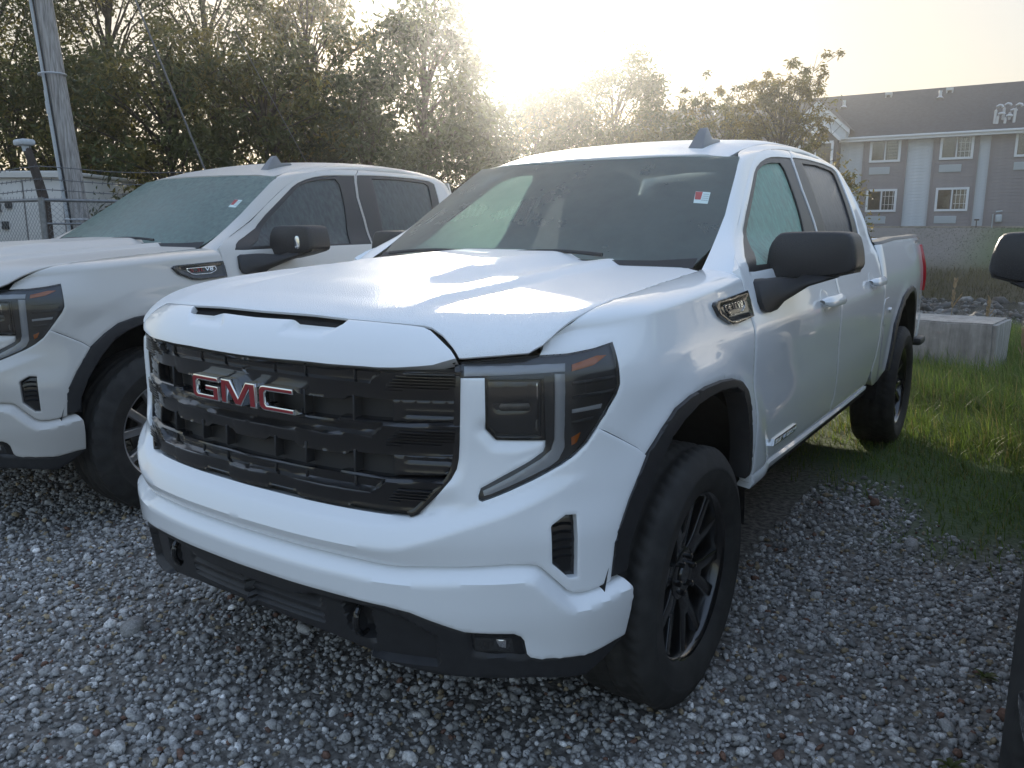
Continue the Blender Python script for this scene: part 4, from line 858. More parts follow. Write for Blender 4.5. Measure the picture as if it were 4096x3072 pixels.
    base = [(2.099, 1.283), (2.123, 1.294), (2.20, 1.293), (2.262, 1.285), (2.275, 1.24), (2.26, 1.20), (2.235, 1.181), (2.148, 1.178), (2.10, 1.192), (2.088, 1.218)]
    b0 = np.array([W(a, b, -.004) for a, b in base]); n = len(base)
    c0 = b0.mean(0); e = b0-c0
    s0 = b0; sa = b0+np.array([.022, 0, 0]); s1 = c0+np.stack([e[:, 0]*.4, e[:, 1]*.75, e[:, 2]*.80], 1)+np.array([.045, .05, .016])
    s2 = np.array([1.02, .80, 1.272])+np.stack([e[:, 2]*-.35, e[:, 1]*.45, e[:, 2]*.25], 1); s3 = np.array([1.08, .87, 1.300])+np.stack([e[:, 2]*-.9, e[:, 1]*.5, e[:, 2]*.15], 1)
    av = loft([s0, sa, s1, s2, s3], True, True); av = (av[0], [tuple(q) for q in av[1]])
    lower = [(.892, 1.284), (.915, 1.262), (.985, 1.264), (1.09, 1.284), (1.185, 1.308), (1.19, 1.325), (1.05, 1.315), (.90, 1.305)]
    lv = prism([(a, b) for a, b in lower], lambda u, v, tt: np.stack([u, tt+.10*(u-.88), v], -1), .82, .95, .012, 2)
    for i, m_ in enumerate(mo):
        f = (lambda v: v) if i == 0 else (lambda v: mirror(*v))
        mk('mirror_arm', *f(av), M_PLAST, m_, sharp=60); mk('mirror_glass', *f(gl), M_MIRROR, m_, smooth=False); mk('mirror_foot', *f(lv), M_PLAST, m_, sharp=50)
    # ---- bed
    bo = [(4.432, 1.374), (4.427, 1.2), (4.418, 1.09), (4.382, .945), (4.332, .835), (4.262, .745), (4.172, .672), (4.20, .615), (4.30, .565), (4.50, .56), (4.62, .575)]+RAR_OUT+[(6.1, .60), (6.40, .64), (6.46, .66), (6.475, 1.0), (6.485, 1.30), (6.455, 1.38), (6.40, 1.405), (5.04, 1.396)]
    B = two('bed_side', panel(bo[::-1] if poly_area(bo) < 0 else bo, W, res=.03, thick=.03, drop=.002), M_WHITE, t)
    two('wheel_arch_trim', WP((RAR_OUT+RAR_IN[::-1]) if poly_area(RAR_OUT+RAR_IN[::-1]) > 0 else (RAR_OUT+RAR_IN[::-1])[::-1], res=.02, thick=.06, off=.010, drop=.006), M_PLAST, t)
    fu = [(4.41, .935), (4.405, 1.03), (4.44, 1.062), (4.56, 1.066), (4.60, 1.05), (4.655, .945), (4.63, .905), (4.58, .895), (4.44, .903)]
    fp = WP(fu if poly_area(fu) > 0 else fu[::-1], res=.012, thick=.004, off=.003, drop=.003, edge=.3)
    cap_ = WP([(4.625+.03*math.cos(q), .985+.013*math.sin(q)) for q in np.linspace(0, 2*math.pi, 14)[:-1]], res=.01, thick=.01, off=.014, drop=.004)
    fd_ = mk('fuel_door', *fp, M_WHITE, B[0]); mk('fuel_door_tab', *cap_, M_WHITE, fd_)
    x4 = map_text('4X4', ((5.95, 1.352), (6.35, 1.358), (5.96, 1.378)), W, .002); mk('drive_badge', *x4, M_CHROME, B[0], smooth=False)
    ss = np.r_[np.linspace(4.432, 6.40, 26), 6.455]; zz = np.interp(ss, [4.43, 5.04, 6.40, 6.455], [1.374, 1.396, 1.405, 1.38])
    o = W(ss, zz); r = [o+np.array([.001, 0, .002]), o+np.array([-.012, 0, .016]), o+np.array([-.075, 0, .017]), o+np.array([-.085, 0, -.04])]
    two('bed_rail', loft(r), M_RAIL, t)
    two('bed_inner_wall', loft([o+np.array([-.085, 0, -.04]), np.stack([o[:, 0]*0+.80, o[:, 1], 0*o[:, 2]+.86], 1)]), M_STEEL, t)
    mk('bed_floor', *box((0, 3.92, .84), (1.62, 1.95, .03)), M_STEEL, t)
    mk('bed_front_wall', *box((0, 2.99, 1.12), (1.62, .03, .54)), M_WHITE, t)
    mk('tailgate', *box((0, 4.845, 1.10), (1.50, .05, .58), .015), M_WHITE, t)
    tl = []
    for k in range(9):
        z = 1.345-.36*k/8; w_ = .030+.012*math.sin(k/8*math.pi)
        s_ = 6.49; P = W(s_, z); tl.append([(P[0]-.005, P[1]-.02, z), (P[0]+w_*.5, P[1]+.0, z), (P[0]+w_*.42, P[1]+.05, z), (P[0]-.03, P[1]+.075, z), (P[0]-.14, P[1]+.08, z), (P[0]-.14, P[1]-.02, z)])
    lv = loft(tl, True, True); two('tail_lamp', lv, M_TAIL, t, sharp=40)
    mk('rear_bumper', *box((0, 4.93, .70), (1.78, .18, .24), .05, 3), M_WHITE, t)
    two('bumper_step', box((.86, 4.88, .585), (.16, .24, .06), .02), M_PLAST, t)
    # ---- underside, liners, cabin
    mk('chassis', *join(box((0, 1.9, .52), (1.70, 3.2, .20), .03), box((.42, 1.9, .38), (.12, 5.2, .16)), box((-.42, 1.9, .38), (.12, 5.2, .16)), box((0, 0, .38), (1.3, .16, .16), .03), box((0, 3.745, .40), (1.3, .18, .20), .05), box((0, 4.3, .60), (1.5, 1.0, .22), .03), box((0, -.42, .66), (1.45, .62, .50), .03), box((0, .65, .85), (1.60, .28, .72))), M_VOID, t)  # plain near-black boxes, added under the body to block light
    for yc in (0, 3.745):
        th = np.linspace(-.02, math.pi-.25 if yc == 0 else math.pi, 28); rad = .575 if yc == 0 else .60
        ri = [np.stack([np.full(28, x), yc+rad*np.cos(th)*.98, .40+rad*np.sin(th)], 1) for x in (.93 if yc == 0 else .91, .62, .60)]
        ri.append(np.stack([np.full(28, .60), yc+.0*th, .40+0*th], 1)); two('wheel_liner', loft(ri), M_LINER, t)
    da = [WS(xx, 1.30+0*xx) for xx in [np.linspace(-.72, .72, 15)]][0]
    r0 = da+np.array([0, .03, -.005]); r1 = da+np.array([0, .22, .0]); r2 = da+np.array([0, .40, -.02]); r3 = da+np.array([0, .43, -.16]); r4 = da+np.array([0, .40, -.40])
    for q_, yy in ((r0, .47), (r1, .72), (r2, .93), (r3, .97), (r4, .93)): q_[:, 1] = yy+.06*(q_[:, 0]/.72)**2
    mk('dashboard', *loft([r0, r1, r2, r3, r4]), M_DASH, t)
    mk('cabin_floor', *box((0, 1.95, .74), (1.70, 2.0, .05)), M_DASH, t)
    for x, y in ((.40, 1.55), (-.40, 1.55), (.40, 2.45), (-.40, 2.45)):
        se = mk('seat', *box((x, y, .98), (.56, .56, .20), .06, 3), M_SEAT, t)
        V, F = box((0, 0, .33), (.54, .14, .66), .05, 3); a = -.22; V = np.stack([V[:, 0]+x, V[:, 1]*math.cos(a)-V[:, 2]*math.sin(a)+y+.26, V[:, 1]*math.sin(a)+V[:, 2]*math.cos(a)+1.0], 1)
        mk('seat_back', V, F, M_SEAT, se); mk('head_rest', *box((x, y+.43, 1.68), (.28, .10, .18), .04, 3), M_SEAT, se)
    th = np.linspace(0, 2*math.pi, 33); sw = [(.40+.185*math.cos(q), 1.12+.185*math.sin(q)*.35, 1.28+.185*math.sin(q)*.93) for q in th]
    mk('steering_wheel', *tube(sw, .016, 8, False), M_SEAT, t)
    for x in (.925, -.925):
        for y in (0, 3.745):
            add_wheel(t, (.851 if y == 0 else .845)*(1 if x > 0 else -1), y, style)
    return t
def poly_area(p):
    p = np.array(p); return .5*np.sum(p[:, 0]*np.roll(p[:, 1], -1)-np.roll(p[:, 0], -1)*p[:, 1])
M_GREYB = simple('badge_grey', (.09, .09, .10), .3, .5)
M_FIN = simple('antenna_grey', (.16, .165, .17), .4, coat=.5)
M_RAIL = dewy(simple('bed_rail_cap', (.10, .10, .10), .45), 160, .6, .42, .002, False)
truck = build_truck()
tag(truck, 'white pickup truck with black wheels and red GMC letters, largest and in the middle', 'pickup truck', 'pickup trucks parked in a row')
# ---------------------------------------------------------------- the two neighbouring trucks (copies of the first, own paint and wheels)
def retint(root, swap):
    for ch in root.children_recursive:
        if ch.type != 'MESH': continue
        for s in ch.material_slots:
            if s.material in swap:
                new = swap[s.material]; s.link = 'OBJECT'; s.material = new
left = copy_tree(truck); left.location = (-2.93, .06, .030); left.rotation_euler = (0, 0, R(2.73))
tag(left, 'pale grey-beige pickup truck with bare metal spokes and knobbly tyres, beside the utility pole', 'pickup truck', 'pickup trucks parked in a row')
retint(left, {M_WHITE: M_GREIGE, M_WHITED: M_GREIGED, M_GREYB: M_RED, M_WIND: M_WINDW, M_DEWGL: M_SIDEG, M_TINT: M_SIDEG})
_at = mk('tyre', *WD['tyre_at'], M_RUBBER, None, sharp=50)
for ch in left.children:
    if ch.name.startswith('wheel') and ch.type == 'EMPTY':
        for g in ch.children:
            if g.name.startswith('tyre'): g.data = _at.data
            if g.name.startswith('spoke') or g.name.startswith('rim'):
                g.material_slots[0].link = 'OBJECT'; g.material_slots[0].material = M_WMACH
bpy.data.objects.remove(_at)
for ch in list(left.children_recursive):
    if ch.name.split('.')[0] in ('name_plate', 'plate_inlay', 'plate_letters'): bpy.data.objects.remove(ch)
for ch in list(left.children):                  # bright reflector on the mirror of the pale truck
    if ch.name.startswith('mirror') and len(ch.data.vertices) and sum(v.co.x for v in ch.data.vertices) > 0:
        hp_ = smoothline([(1.085, 1.318), (1.115, 1.322), (1.118, 1.36), (1.112, 1.398), (1.085, 1.395), (1.078, 1.355)], 2, True)
        mk('mirror_marker', *prism(hp_, lambda u, v, t: np.stack([u, .80-t+.10*(u-.88), v], -1), -.02, .006, .004, 2), M_CHROME, ch)
right = copy_tree(truck); right.location = (2.80, .0, 0); retint(right, {M_WHITE: M_DARK, M_WHITED: M_DARKD})
tag(right, 'dark pickup truck at the right edge, only its dewy black mirror and front corner showing', 'pickup truck', 'pickup trucks parked in a row')
# ---------------------------------------------------------------- concrete block
def concrete_mat():
    m, n, b = nodes('old_concrete'); tc = nn(n, 'ShaderNodeTexCoord'); mp = nn(n, 'ShaderNodeMapping'); mp.inputs['Scale'].default_value = (9, 9, 1.1); n.links.new(tc.outputs['Object'], mp.inputs[0])
    t = nn(n, 'ShaderNodeTexNoise', Scale=1.6, Detail=7.0, Roughness=.65); n.links.new(mp.outputs[0], t.inputs['Vector']); t2 = nn(n, 'ShaderNodeTexNoise', Scale=14.0, Detail=8.0); n.links.new(tc.outputs['Object'], t2.inputs['Vector'])
    r = nn(n, 'ShaderNodeValToRGB'); n.links.new(t.outputs[0], r.inputs[0]); r.color_ramp.elements[0].position = .3; r.color_ramp.elements[1].position = .72; r.color_ramp.elements[0].color = (.22, .212, .195, 1); r.color_ramp.elements[1].color = (.47, .45, .42, 1)
    mx = nn(n, 'ShaderNodeMix', data_type='RGBA', blend_type='MULTIPLY'); mx.inputs[0].default_value = .35; n.links.new(r.outputs[0], mx.inputs[6]); n.links.new(t2.outputs[0], mx.inputs[7]); n.links.new(mx.outputs[2], b.inputs['Base Color'])
    b.inputs['Roughness'].default_value = .9; bp = nn(n, 'ShaderNodeBump', Strength=.6, Distance=.01); n.links.new(t2.outputs[0], bp.inputs['Height']); n.links.new(bp.outputs[0], b.inputs['Normal']); return m
M_CONC = concrete_mat()
def rough_block():
    bm = bmesh.new(); bmesh.ops.create_cube(bm, size=1)
    bmesh.ops.bevel(bm, geom=bm.edges[:], offset=.022, segments=2, affect='EDGES'); bmesh.ops.subdivide_edges(bm, edges=bm.edges[:], cuts=9, use_grid_fill=True)
    V = np.array([v.co[:] for v in bm.verts]); bm.verts.index_update(); F = [[v.index for v in f.verts] for f in bm.faces]; bm.free()
    V = V*np.array([1.83, .80, .62]); n = smooth_noise(V[:, 0]*9+V[:, 2]*5, V[:, 1]*9-V[:, 2]*7, 4, 1.3); e = (V[:, 2] > .27)*(np.abs(V[:, 1]) > .36)
    V += V/np.linalg.norm(V, axis=1)[:, None]*(n*.006-.022*e*np.abs(smooth_noise(V[:, 0]*14, V[:, 1]*9, 6, 1.)))[:, None]
    o = mk('concrete_block', V, F, M_CONC, sharp=50); o.location = (.455, 7.56, .215); o.rotation_euler = (0, 0, R(-6)); return o
tag(rough_block(), 'weathered grey concrete block lying in the grass behind the white truck', 'concrete block')
# ---------------------------------------------------------------- motel
M_SIDP = simple('pale_siding', (.48, .52, .55), .7, noise=.08, nscale=3); M_SIDM = simple('mauve_siding', (.215, .20, .212), .75, noise=.10, nscale=3)
M_NAVY = simple('navy_siding', (.022, .030, .048), .7); M_WTRIM = simple('white_trim', (.66, .68, .70), .55); M_MTRIM = simple('mauve_trim', (.185, .17, .18), .7)
M_SHING = simple('roof_shingles', (.034, .038, .048), .9, noise=.3, nscale=5); M_FOUND = simple('foundation', (.30, .265, .22), .9, noise=.2, nscale=4); M_VENT = simple('vent_grey', (.42, .47, .50), .6, .1)
M_CURT = simple('curtain', (.72, .74, .75), .9, noise=.25, nscale=12); M_CURTD = simple('curtain_dark', (.26, .265, .27), .9, noise=.3, nscale=9); M_PANE = glass('motel_pane', (.62, .65, .66), .02, 1.7); M_PIPE = simple('galvanised_pipe', (.50, .51, .52), .45, .5)
def build_motel():
    b = empty('motel', (-10.23, 52.78, 0), math.atan2(.0302, .9995)); U0, U1 = -16.0, 24.0
    tag(b, 'two-storey motel with pale and mauve siding and a dark shingle roof on the lawn', 'building')
    D = 11.0
    mk('wall_core', *box(((U0+U1)/2, D/2+.10, 4.2), (U1-U0, D, 5.6)), M_MTRIM, b, smooth=False)
    mk('foundation', *box(((U0+U1)/2, D/2+.03, 1.35), (U1-U0, D+.05, .55)), M_FOUND, b, smooth=False)
    ze, zr = 7.0, 10.42; rise = (zr-ze)/(D/2)
    rf = loft([[(U0-.3, -.55, ze-.10), (U1+.3, -.55, ze-.10)], [(U0-.3, D/2, zr), (U1+.3, D/2, zr)], [(U0-.3, D+.5, ze-.1), (U1+.3, D+.5, ze-.1)]]); ro = mk('roof', rf[0], [q[::-1] for q in rf[1]], M_SHING, b, smooth=False)
    mk('fascia', *box(((U0+U1)/2, -.56, ze-.12), (U1-U0+.6, .05, .26)), M_WTRIM, ro, smooth=False); mk('gutter', *box(((U0+U1)/2, -.64, ze-.05), (U1-U0+.6, .12, .12), .03), M_WTRIM, ro, smooth=False)
    mk('soffit', *box(((U0+U1)/2, -.26, ze-.22), (U1-U0+.4, .56, .03)), M_WTRIM, ro, smooth=False)
    segs = [(-.40, .95, 'p'), (.95, 3.44, 'm'), (3.44, 4.84, 'p'), (4.84, 7.23, 'm'), (7.23, 7.80, 'p'), (7.80, 12.6, 'm'), (12.6, 13.9, 'p'), (13.9, 16.3, 'm')]
    H = .19
    for a, c, k in segs:
        w = c-a; pr = .0 if k == 'p' else -.10
        prof = [(0, 0), (-.022, .002), (-.022, .012), (-.004, H+.012), (0, H+.012)]
        base = mk('siding_board', *loft([[(0, y, z) for y, z in prof], [(w, y, z) for y, z in prof]], True, True), M_SIDP if k == 'p' else M_SIDM, b, smooth=False)
        base.location = (a, pr+.09, 1.62); z = 1.62+H
        while z < 6.72:
            o = base.copy(); COL.objects.link(o); o.parent = b; o.location = (a, pr+.09, z); z += H
        if k == 'm':
            mk('bay_body', *box(((a+c)/2, .11, 4.22), (w, .22, 5.3)), M_MTRIM, b, smooth=False)
            for u in (a+.06, c-.06): mk('corner_board', *box((u, -.03, 4.25), (.13, .06, 5.3)), M_MTRIM, b, smooth=False)
            mk('foundation_step', *box(((a+c)/2, -.03, 1.40), (w, .16, .44)), M_FOUND, b, smooth=False)
    def window(u0, u1, z0, z1, lo):
        f = empty('window', ((u0+u1)/2, -.06, (z0+z1)/2), 0, b); w, h = u1-u0, z1-z0
        t = .13
        fr = join(box((0, 0, h/2-t/2), (w, .10, t)), box((0, 0, -h/2+t/2), (w, .10, t)), box((-w/2+t/2, 0, 0), (t, .10, h-2*t)), box((w/2-t/2, 0, 0), (t, .10, h-2*t)), box((0, .005, 0), (.07, .08, h-2*t)))
        mk('window_frame', *fr, M_WTRIM, f, smooth=False)
        mk('window_pane', *box((-w/4, -.005, 0), (w/2-.16, .01, h-2*t)), M_PANE, f, smooth=False); mk('window_pane', *box((w/4, -.012, 0), (w/2-.16, .01, h-2*t)), M_PANE, f, smooth=False)
        for s, m_ in ((-1, M_CURTD), (1, M_CURT if not lo else M_CURTD)):
            xs = np.linspace(-w/4+.1, w/4-.1, 26)+s*w/4; zz = [h/2-t, -h/2+t]
            mk('curtain', *loft([[(x, .032+.010*math.sin(i*1.9), z) for i, x in enumerate(xs)] for z in zz]), m_, f)
        gb = [box((w/4+dx, -.02, 0), (.022, .02, h-2*t)) for dx in (-.22, 0, .22)]+[box((w/4, -.02, dz), (w/2-.2, .02, .022)) for dz in (-.25, .25)]
        if u0 > 4 or lo: mk('glazing_bars', *join(*gb), M_WTRIM, f, smooth=False)
    for u in (1.33, 5.20, 9.0, 14.3):
        for z0, z1, lo in ((5.48, 6.86, False), (2.49, 3.87, True)): 
            if u == 9.0 and lo: continue
            window(u, u+1.75, z0, z1, lo); g0 = u+.05; gz = z0-.28
            v = mk('air_conditioner_grille', *box((g0+.58, -.03, gz-.22), (1.17, .10, .44), .012, 1), M_VENT, b, smooth=False)
            lv = [box((g0+.58, -.083, gz-.22+dz), (1.08, .02, .02)) for dz in np.linspace(-.17, .17, 8)]; mk('grille_louvres', *join(*lv), M_VENT, v, smooth=False)
    # gabled stair bay
    gu, gw = -1.70, 1.75
    gx = empty('gable', (gu, 0, 0), 0, b)
    zb, zp = 7.30, 9.05
    front = [(-gw, 1.6), (gw-.35, 1.6), (gw-.35, 7.1), (gw, 7.3), (0, 9.0), (-gw, 7.3)]
    mk('gable_wall', *prism([(-1.30, 1.6), (1.30, 1.6), (1.30, 7.0), (0, 8.2), (-1.30, 7.0)], lambda u, v, t: np.stack([u, t, v], -1), -1.02, .4), M_NAVY, gx, smooth=False)
    mk('gable_face', *prism([(-1.72, 6.9), (-1.30, 6.86), (0, 8.12), (1.30, 6.86), (1.72, 6.9), (1.72, 7.35), (0, 8.95), (-1.72, 7.35)], lambda u, v, t: np.stack([u, t, v], -1), -1.06, .3), M_SIDP, gx, smooth=False)
    for s in (-1, 1):
        L = loft([[(s*1.95, -1.22, 7.20), (s*1.95, -1.08, 7.20), (s*1.95, -1.08, 7.48), (s*1.95, -1.22, 7.48)], [(0, -1.22, 8.98), (0, -1.08, 8.98), (0, -1.08, 9.28), (0, -1.22, 9.28)]], True, True); mk('gable_board', *L, M_WTRIM, gx, smooth=False)
        L = loft([[(s*1.45, -1.14, 6.78), (s*1.45, -1.05, 6.78), (s*1.45, -1.05, 6.98), (s*1.45, -1.14, 6.98)], [(0, -1.14, 8.10), (0, -1.05, 8.10), (0, -1.05, 8.32), (0, -1.14, 8.32)]], True, True); mk('gable_board', *L, M_WTRIM, gx, smooth=False)
        mk('gable_roof', *loft([[(s*2.02, -1.3, 7.44), (0, -1.3, 9.32)], [(s*2.02, 1.2, 7.44), (0, 5.0, 9.32)]]), M_SHING, gx, smooth=False)
    mk('round_vent', *lathe_y((0, -1.07, 7.44), [(.02, .34), (-.05, .34), (-.06, .30), (-.03, .26), (-.03, .0001)]), M_WTRIM, gx, sharp=40)
    w = empty('window', (0, -1.06, 5.95), 0, gx); mk('window_frame', *join(box((0, 0, .82), (2.1, .1, .14)), box((-1.0, 0, 0), (.14, .1, 1.6)), box((1.0, 0, 0), (.14, .1, 1.6)), box((.0, 0, 0), (.08, .1, 1.6)), box((0, 0, -.82), (2.1, .1, .14))), M_WTRIM, w, smooth=False); mk('window_pane', *box((0, .03, 0), (1.9, .01, 1.6)), M_PANE, w, smooth=False)
    mk('side_wall', *box((-.2, .02, 4.25), (.42, .1, 5.3)), M_SIDP, b, smooth=False)
    # roof vents, pipes, meter
    k_ = (zr-ze+.1)/(D/2+.55); ca = b.matrix_basis.inverted() @ Vector(CAM_LOC)
    def onroof(u, z):                           # facade-plane reading carried back on to the roof slope
        d = Vector((u, 0, z))-ca; t = (ze-.1+k_*(ca.y+.55)-ca.z)/(d.z-k_*d.y); return ca+d*t
    for u, z in ((2.15, 9.40), (5.42, 9.38), (9.55, 9.40)):
        p = onroof(u, z); x_, y, z_ = p; mk('ridge_vent', *join(box((x_, y-.14, z_+.10), (.40, .34, .16)), box((x_-.16, y-.12, z_-.02), (.07, .24, .24)), box((x_+.16, y-.12, z_-.02), (.07, .24, .24))), M_PIPE, ro, smooth=False)
    for u, z in ((4.93, 9.02), (-.4, 8.9)):
        p = onroof(u, z); mk('roof_pipe', *join(tube([p+Vector((0, 0, -.05)), p+Vector((0, 0, .46))], .10, 10), tube([p+Vector((0, -.05, -.04)), p+Vector((0, 0, .12))], [.23, .11], 10)), M_PIPE, ro)
    for u, z, h in ((7.85, 7.42, .98), (8.25, 7.60, .86), (8.36, 7.40, .40), (8.55, 7.58, .52), (8.80, 7.42, .98), (7.97, 7.40, .55)):
        p = onroof(u, z); P = [p+Vector(q) for q in ((0, 0, -.1), (.02, 0, h*.7), (.06, 0, h*.92), (.17, 0, h), (.30, 0, h*.96), (.34, 0, h*.86))]; mk('flue_pipe', *tube(P, .08, 10), M_PIPE, ro)
    mt = mk('gas_meter', *join(box((8.60, -.25, 2.05), (.34, .22, .46), .09, 3), tube([(8.44, -.22, 2.42), (8.75, -.22, 2.46)], .05, 8), tube([(8.30, -.15, 1.3), (8.30, -.15, 2.3), (8.48, -.2, 2.40)], .03, 8)), M_VENT, b)
    mk('hose_bib', *join(tube([(7.5, -.1, 1.45), (7.5, -.1, 1.95)], .03, 6), box((7.5, -.14, 1.98), (.26, .1, .10), .03)), M_PLAST, b)
def lathe_y(c, prof, n=40):
    V, F = lathe(prof, n); return np.stack([V[:, 1]+c[0], V[:, 0]+c[1], V[:, 2]+c[2]], 1), [tuple(f)[::-1] for f in F]
build_motel()
# ---------------------------------------------------------------- pole, guys, fence, container
def wood_mat():
    m, n, b = nodes('pole_wood'); tc = nn(n, 'ShaderNodeTexCoord'); mp = nn(n, 'ShaderNodeMapping'); mp.inputs['Scale'].default_value = (26, 26, 1.3); n.links.new(tc.outputs['Object'], mp.inputs[0])
    t = nn(n, 'ShaderNodeTexNoise', Scale=2.0, Detail=6.0); n.links.new(mp.outputs[0], t.inputs['Vector']); r = nn(n, 'ShaderNodeValToRGB'); n.links.new(t.outputs[0], r.inputs[0])
    r.color_ramp.elements[0].position = .32; r.color_ramp.elements[1].position = .66; r.color_ramp.elements[0].color = (.17, .155, .145, 1); r.color_ramp.elements[1].color = (.42, .40, .385, 1)
    n.links.new(r.outputs[0], b.inputs['Base Color']); b.inputs['Roughness'].default_value = .85; bp = nn(n, 'ShaderNodeBump', Strength=.5, Distance=.01); n.links.new(t.outputs[0], bp.inputs['Height']); n.links.new(bp.outputs[0], b.inputs['Normal']); return m
M_WOOD = wood_mat(); M_CONDUIT = simple('grey_conduit', (.44, .47, .50), .5, noise=.1); M_GALV = simple('galvanised_steel', (.22, .225, .23), .5, .6, noise=.2); M_RUST = simple('rusty_post', (.055, .042, .035), .85, noise=.35, nscale=12); M_WIRE = simple('wire', (.16, .16, .165), .5, .6)
M_CONT = simple('white_container', (.60, .58, .55), .55, noise=.06, nscale=3); M_LOUV = simple('louvre_grey', (.18, .17, .165), .7)
PB = Vector((-9.55, 3.86, -.05)); PT = Vector((-10.36, 3.68, 8.6))
def build_pole():
    e = empty('utility_pole', PB); tag(e, 'leaning weathered wooden utility pole with a grey conduit beside the pale truck', 'utility pole')
    ax = (PT-PB); L = [ax*t for t in np.linspace(0, 1, 24)]
    mk('pole_shaft', *tube(L, list(np.linspace(.122, .100, 24)), 20), M_WOOD, e)
    side = Vector((-.135, -.075, 0)); mk('conduit', *tube([p+side for p in L[:10]], .058, 12), M_CONDUIT, e); mk('conduit', *tube([p+side for p in L[9:]], .050, 12), M_CONDUIT, e)
    mk('conduit_coupling', *tube([ax*.355+side, ax*.375+side], .066, 12), M_CONDUIT, e)
    for t in (.19, .415, .53, .66):
        c = ax*t; th = np.linspace(0, 2*math.pi, 25); mk('strap', *tube([c+Vector((-.05, -.028, 0))+Vector((.205*math.cos(a), .16*math.sin(a), 0)) for a in th], .012, 6, False), M_PIPE, e)
    mk('cable', *tube([p+Vector((-.04, -.125, 0)) for p in L[:14]], .013, 6), M_PLAST, e)
build_pole()
def guy(a, b, r, label):
    o = mk('guy_wire', *tube([Vector(a).lerp(Vector(b), t) for t in (0, .5, 1)], r, 6), M_WIRE); tag(o, label, 'guy wire', 'guy wires of the utility pole')
guy((-10.0, 4.55, 6.2), (-8.9, 6.15, 0.3), .016, 'thicker pale guy wire slanting down in front of the tall trees'); guy((-10.2, 5.3, 7.2), (-8.3, 8.3, .3), .006, 'thin guy wire slanting down to the right of the thicker one')
FA, FB, FC, FD = Vector((-16.5, 2.75, 0)), Vector((-9.15, 3.05, 0)), Vector((-8.55, 4.95, 0)), Vector((-6.9, 9.9, 0))
def build_fence():
    e = empty('chain_link_fence', FB); tag(e, 'chain-link fence topped with barbed wire between the container and the pale truck', 'fence'); H = 1.83
    V = []; F = []; 
    def wire(p, q, r):
        d = (q-p).normalized(); u = d.cross(Vector((.3, .2, .9))).normalized(); w = d.cross(u); n0 = len(V)
        for P in (p, q):
            for k in range(3): V.append(P+(u*math.cos(k*2.094)+w*math.sin(k*2.094))*r)
        for k in range(3): F.append((n0+k, n0+(k+1) % 3, n0+3+(k+1) % 3, n0+3+k))
    for A, B in ((FA, FB), (FB, FC), (FC, FD)):
        L = (B-A).length; d = (B-A)/L; s = .075
        n = int(L/s)
        for i in range(-int(H/s), n):
            for sg in (1, -1):
                a0 = i*s if sg == 1 else i*s+H; t0 = 0; t1 = H
                lo = max(0, -a0) if sg == 1 else max(0, a0-L); hi = min(H, L-a0) if sg == 1 else min(H, a0)
                if hi-lo < .05: continue
                p = A+d*(a0+sg*lo)-FB+Vector((0, 0, lo)); q = A+d*(a0+sg*hi)-FB+Vector((0, 0, hi)); wire(p, q, .0024)
        for i in range(n): wire(A+d*(i*s)-FB+Vector((0, 0, H)), A+d*(i*s+.012)-FB+Vector((0, 0, H+.05)), .0026)
    m = mk('wire_mesh', np.array([v[:] for v in V]), F, M_GALV, e, smooth=False); m['kind'] = 'stuff'
    for A, B in ((FA, FB), (FB, FC), (FC, FD)): mk('top_rail', *tube([A-FB+Vector((0, 0, H)), B-FB+Vector((0, 0, H))], .022, 8), M_GALV, e)
    mk('middle_rail', *tube([FB-FB+Vector((0, 0, H-.3)), FC-FB+Vector((0, 0, H-.3)), FD-FB+Vector((0, 0, H-.3))], .015, 6), M_GALV, e)
    for P in (FA, FA.lerp(FB, .33), FA.lerp(FB, .66), FB, FC, FC.lerp(FD, .5), FD): mk('fence_post', *tube([P-FB, P-FB+Vector((0, 0, H+.03))], .040 if P in (FB, FC) else .03, 10), M_GALV, e)
    for k, h in enumerate((.13, .26, .42)):
        for A, B in ((FA, FB), (FB, FC), (FC, FD)):
            pts = [A.lerp(B, t)-FB+Vector((-.05*(k+1)*0, 0, H+h-.035*math.sin(t*math.pi*max(1, round((B-A).length/2.4)))**2)) for t in np.linspace(0, 1, 20)]; mk('barbed_wire', *tube(pts, .006, 5), M_WIRE, e)
            bb = []
            for t in np.arange(.01, 1, .12/max((B-A).length, .5)):
                c = A.lerp(B, t)-FB+Vector((0, 0, H+h-.035*math.sin(t*math.pi*max(1, round((B-A).length/2.4)))**2)); bb.append(tube([c+Vector((-.012, 0, -.022)), c+Vector((.012, 0, .022))], .004, 4, False))
            mk('barbs', *join(*bb), M_WIRE, e)['kind'] = 'stuff'
build_fence()
def build_lamp():
    B = Vector((-9.22, 3.13, 0)); e = empty('lamp_post', B); tag(e, 'rusty leaning post with a small grey lamp head rising behind the fence corner post', 'lamp post')
    mk('lamp_shaft', *tube([Vector((.02, 0, 0)), Vector((.03, -.02, 1.80)), Vector((-.06, -.03, 2.10)), Vector((-.22, -.05, 2.50))], [.05, .065, .055, .05], 10), M_RUST, e)
    mk('lamp_head', *join(box((-.25, -.06, 2.56), (.26, .18, .08), .03, 2), tube([(-.21, -.05, 2.45), (-.23, -.06, 2.55)], .055, 8)), M_CONDUIT, e)
build_lamp()
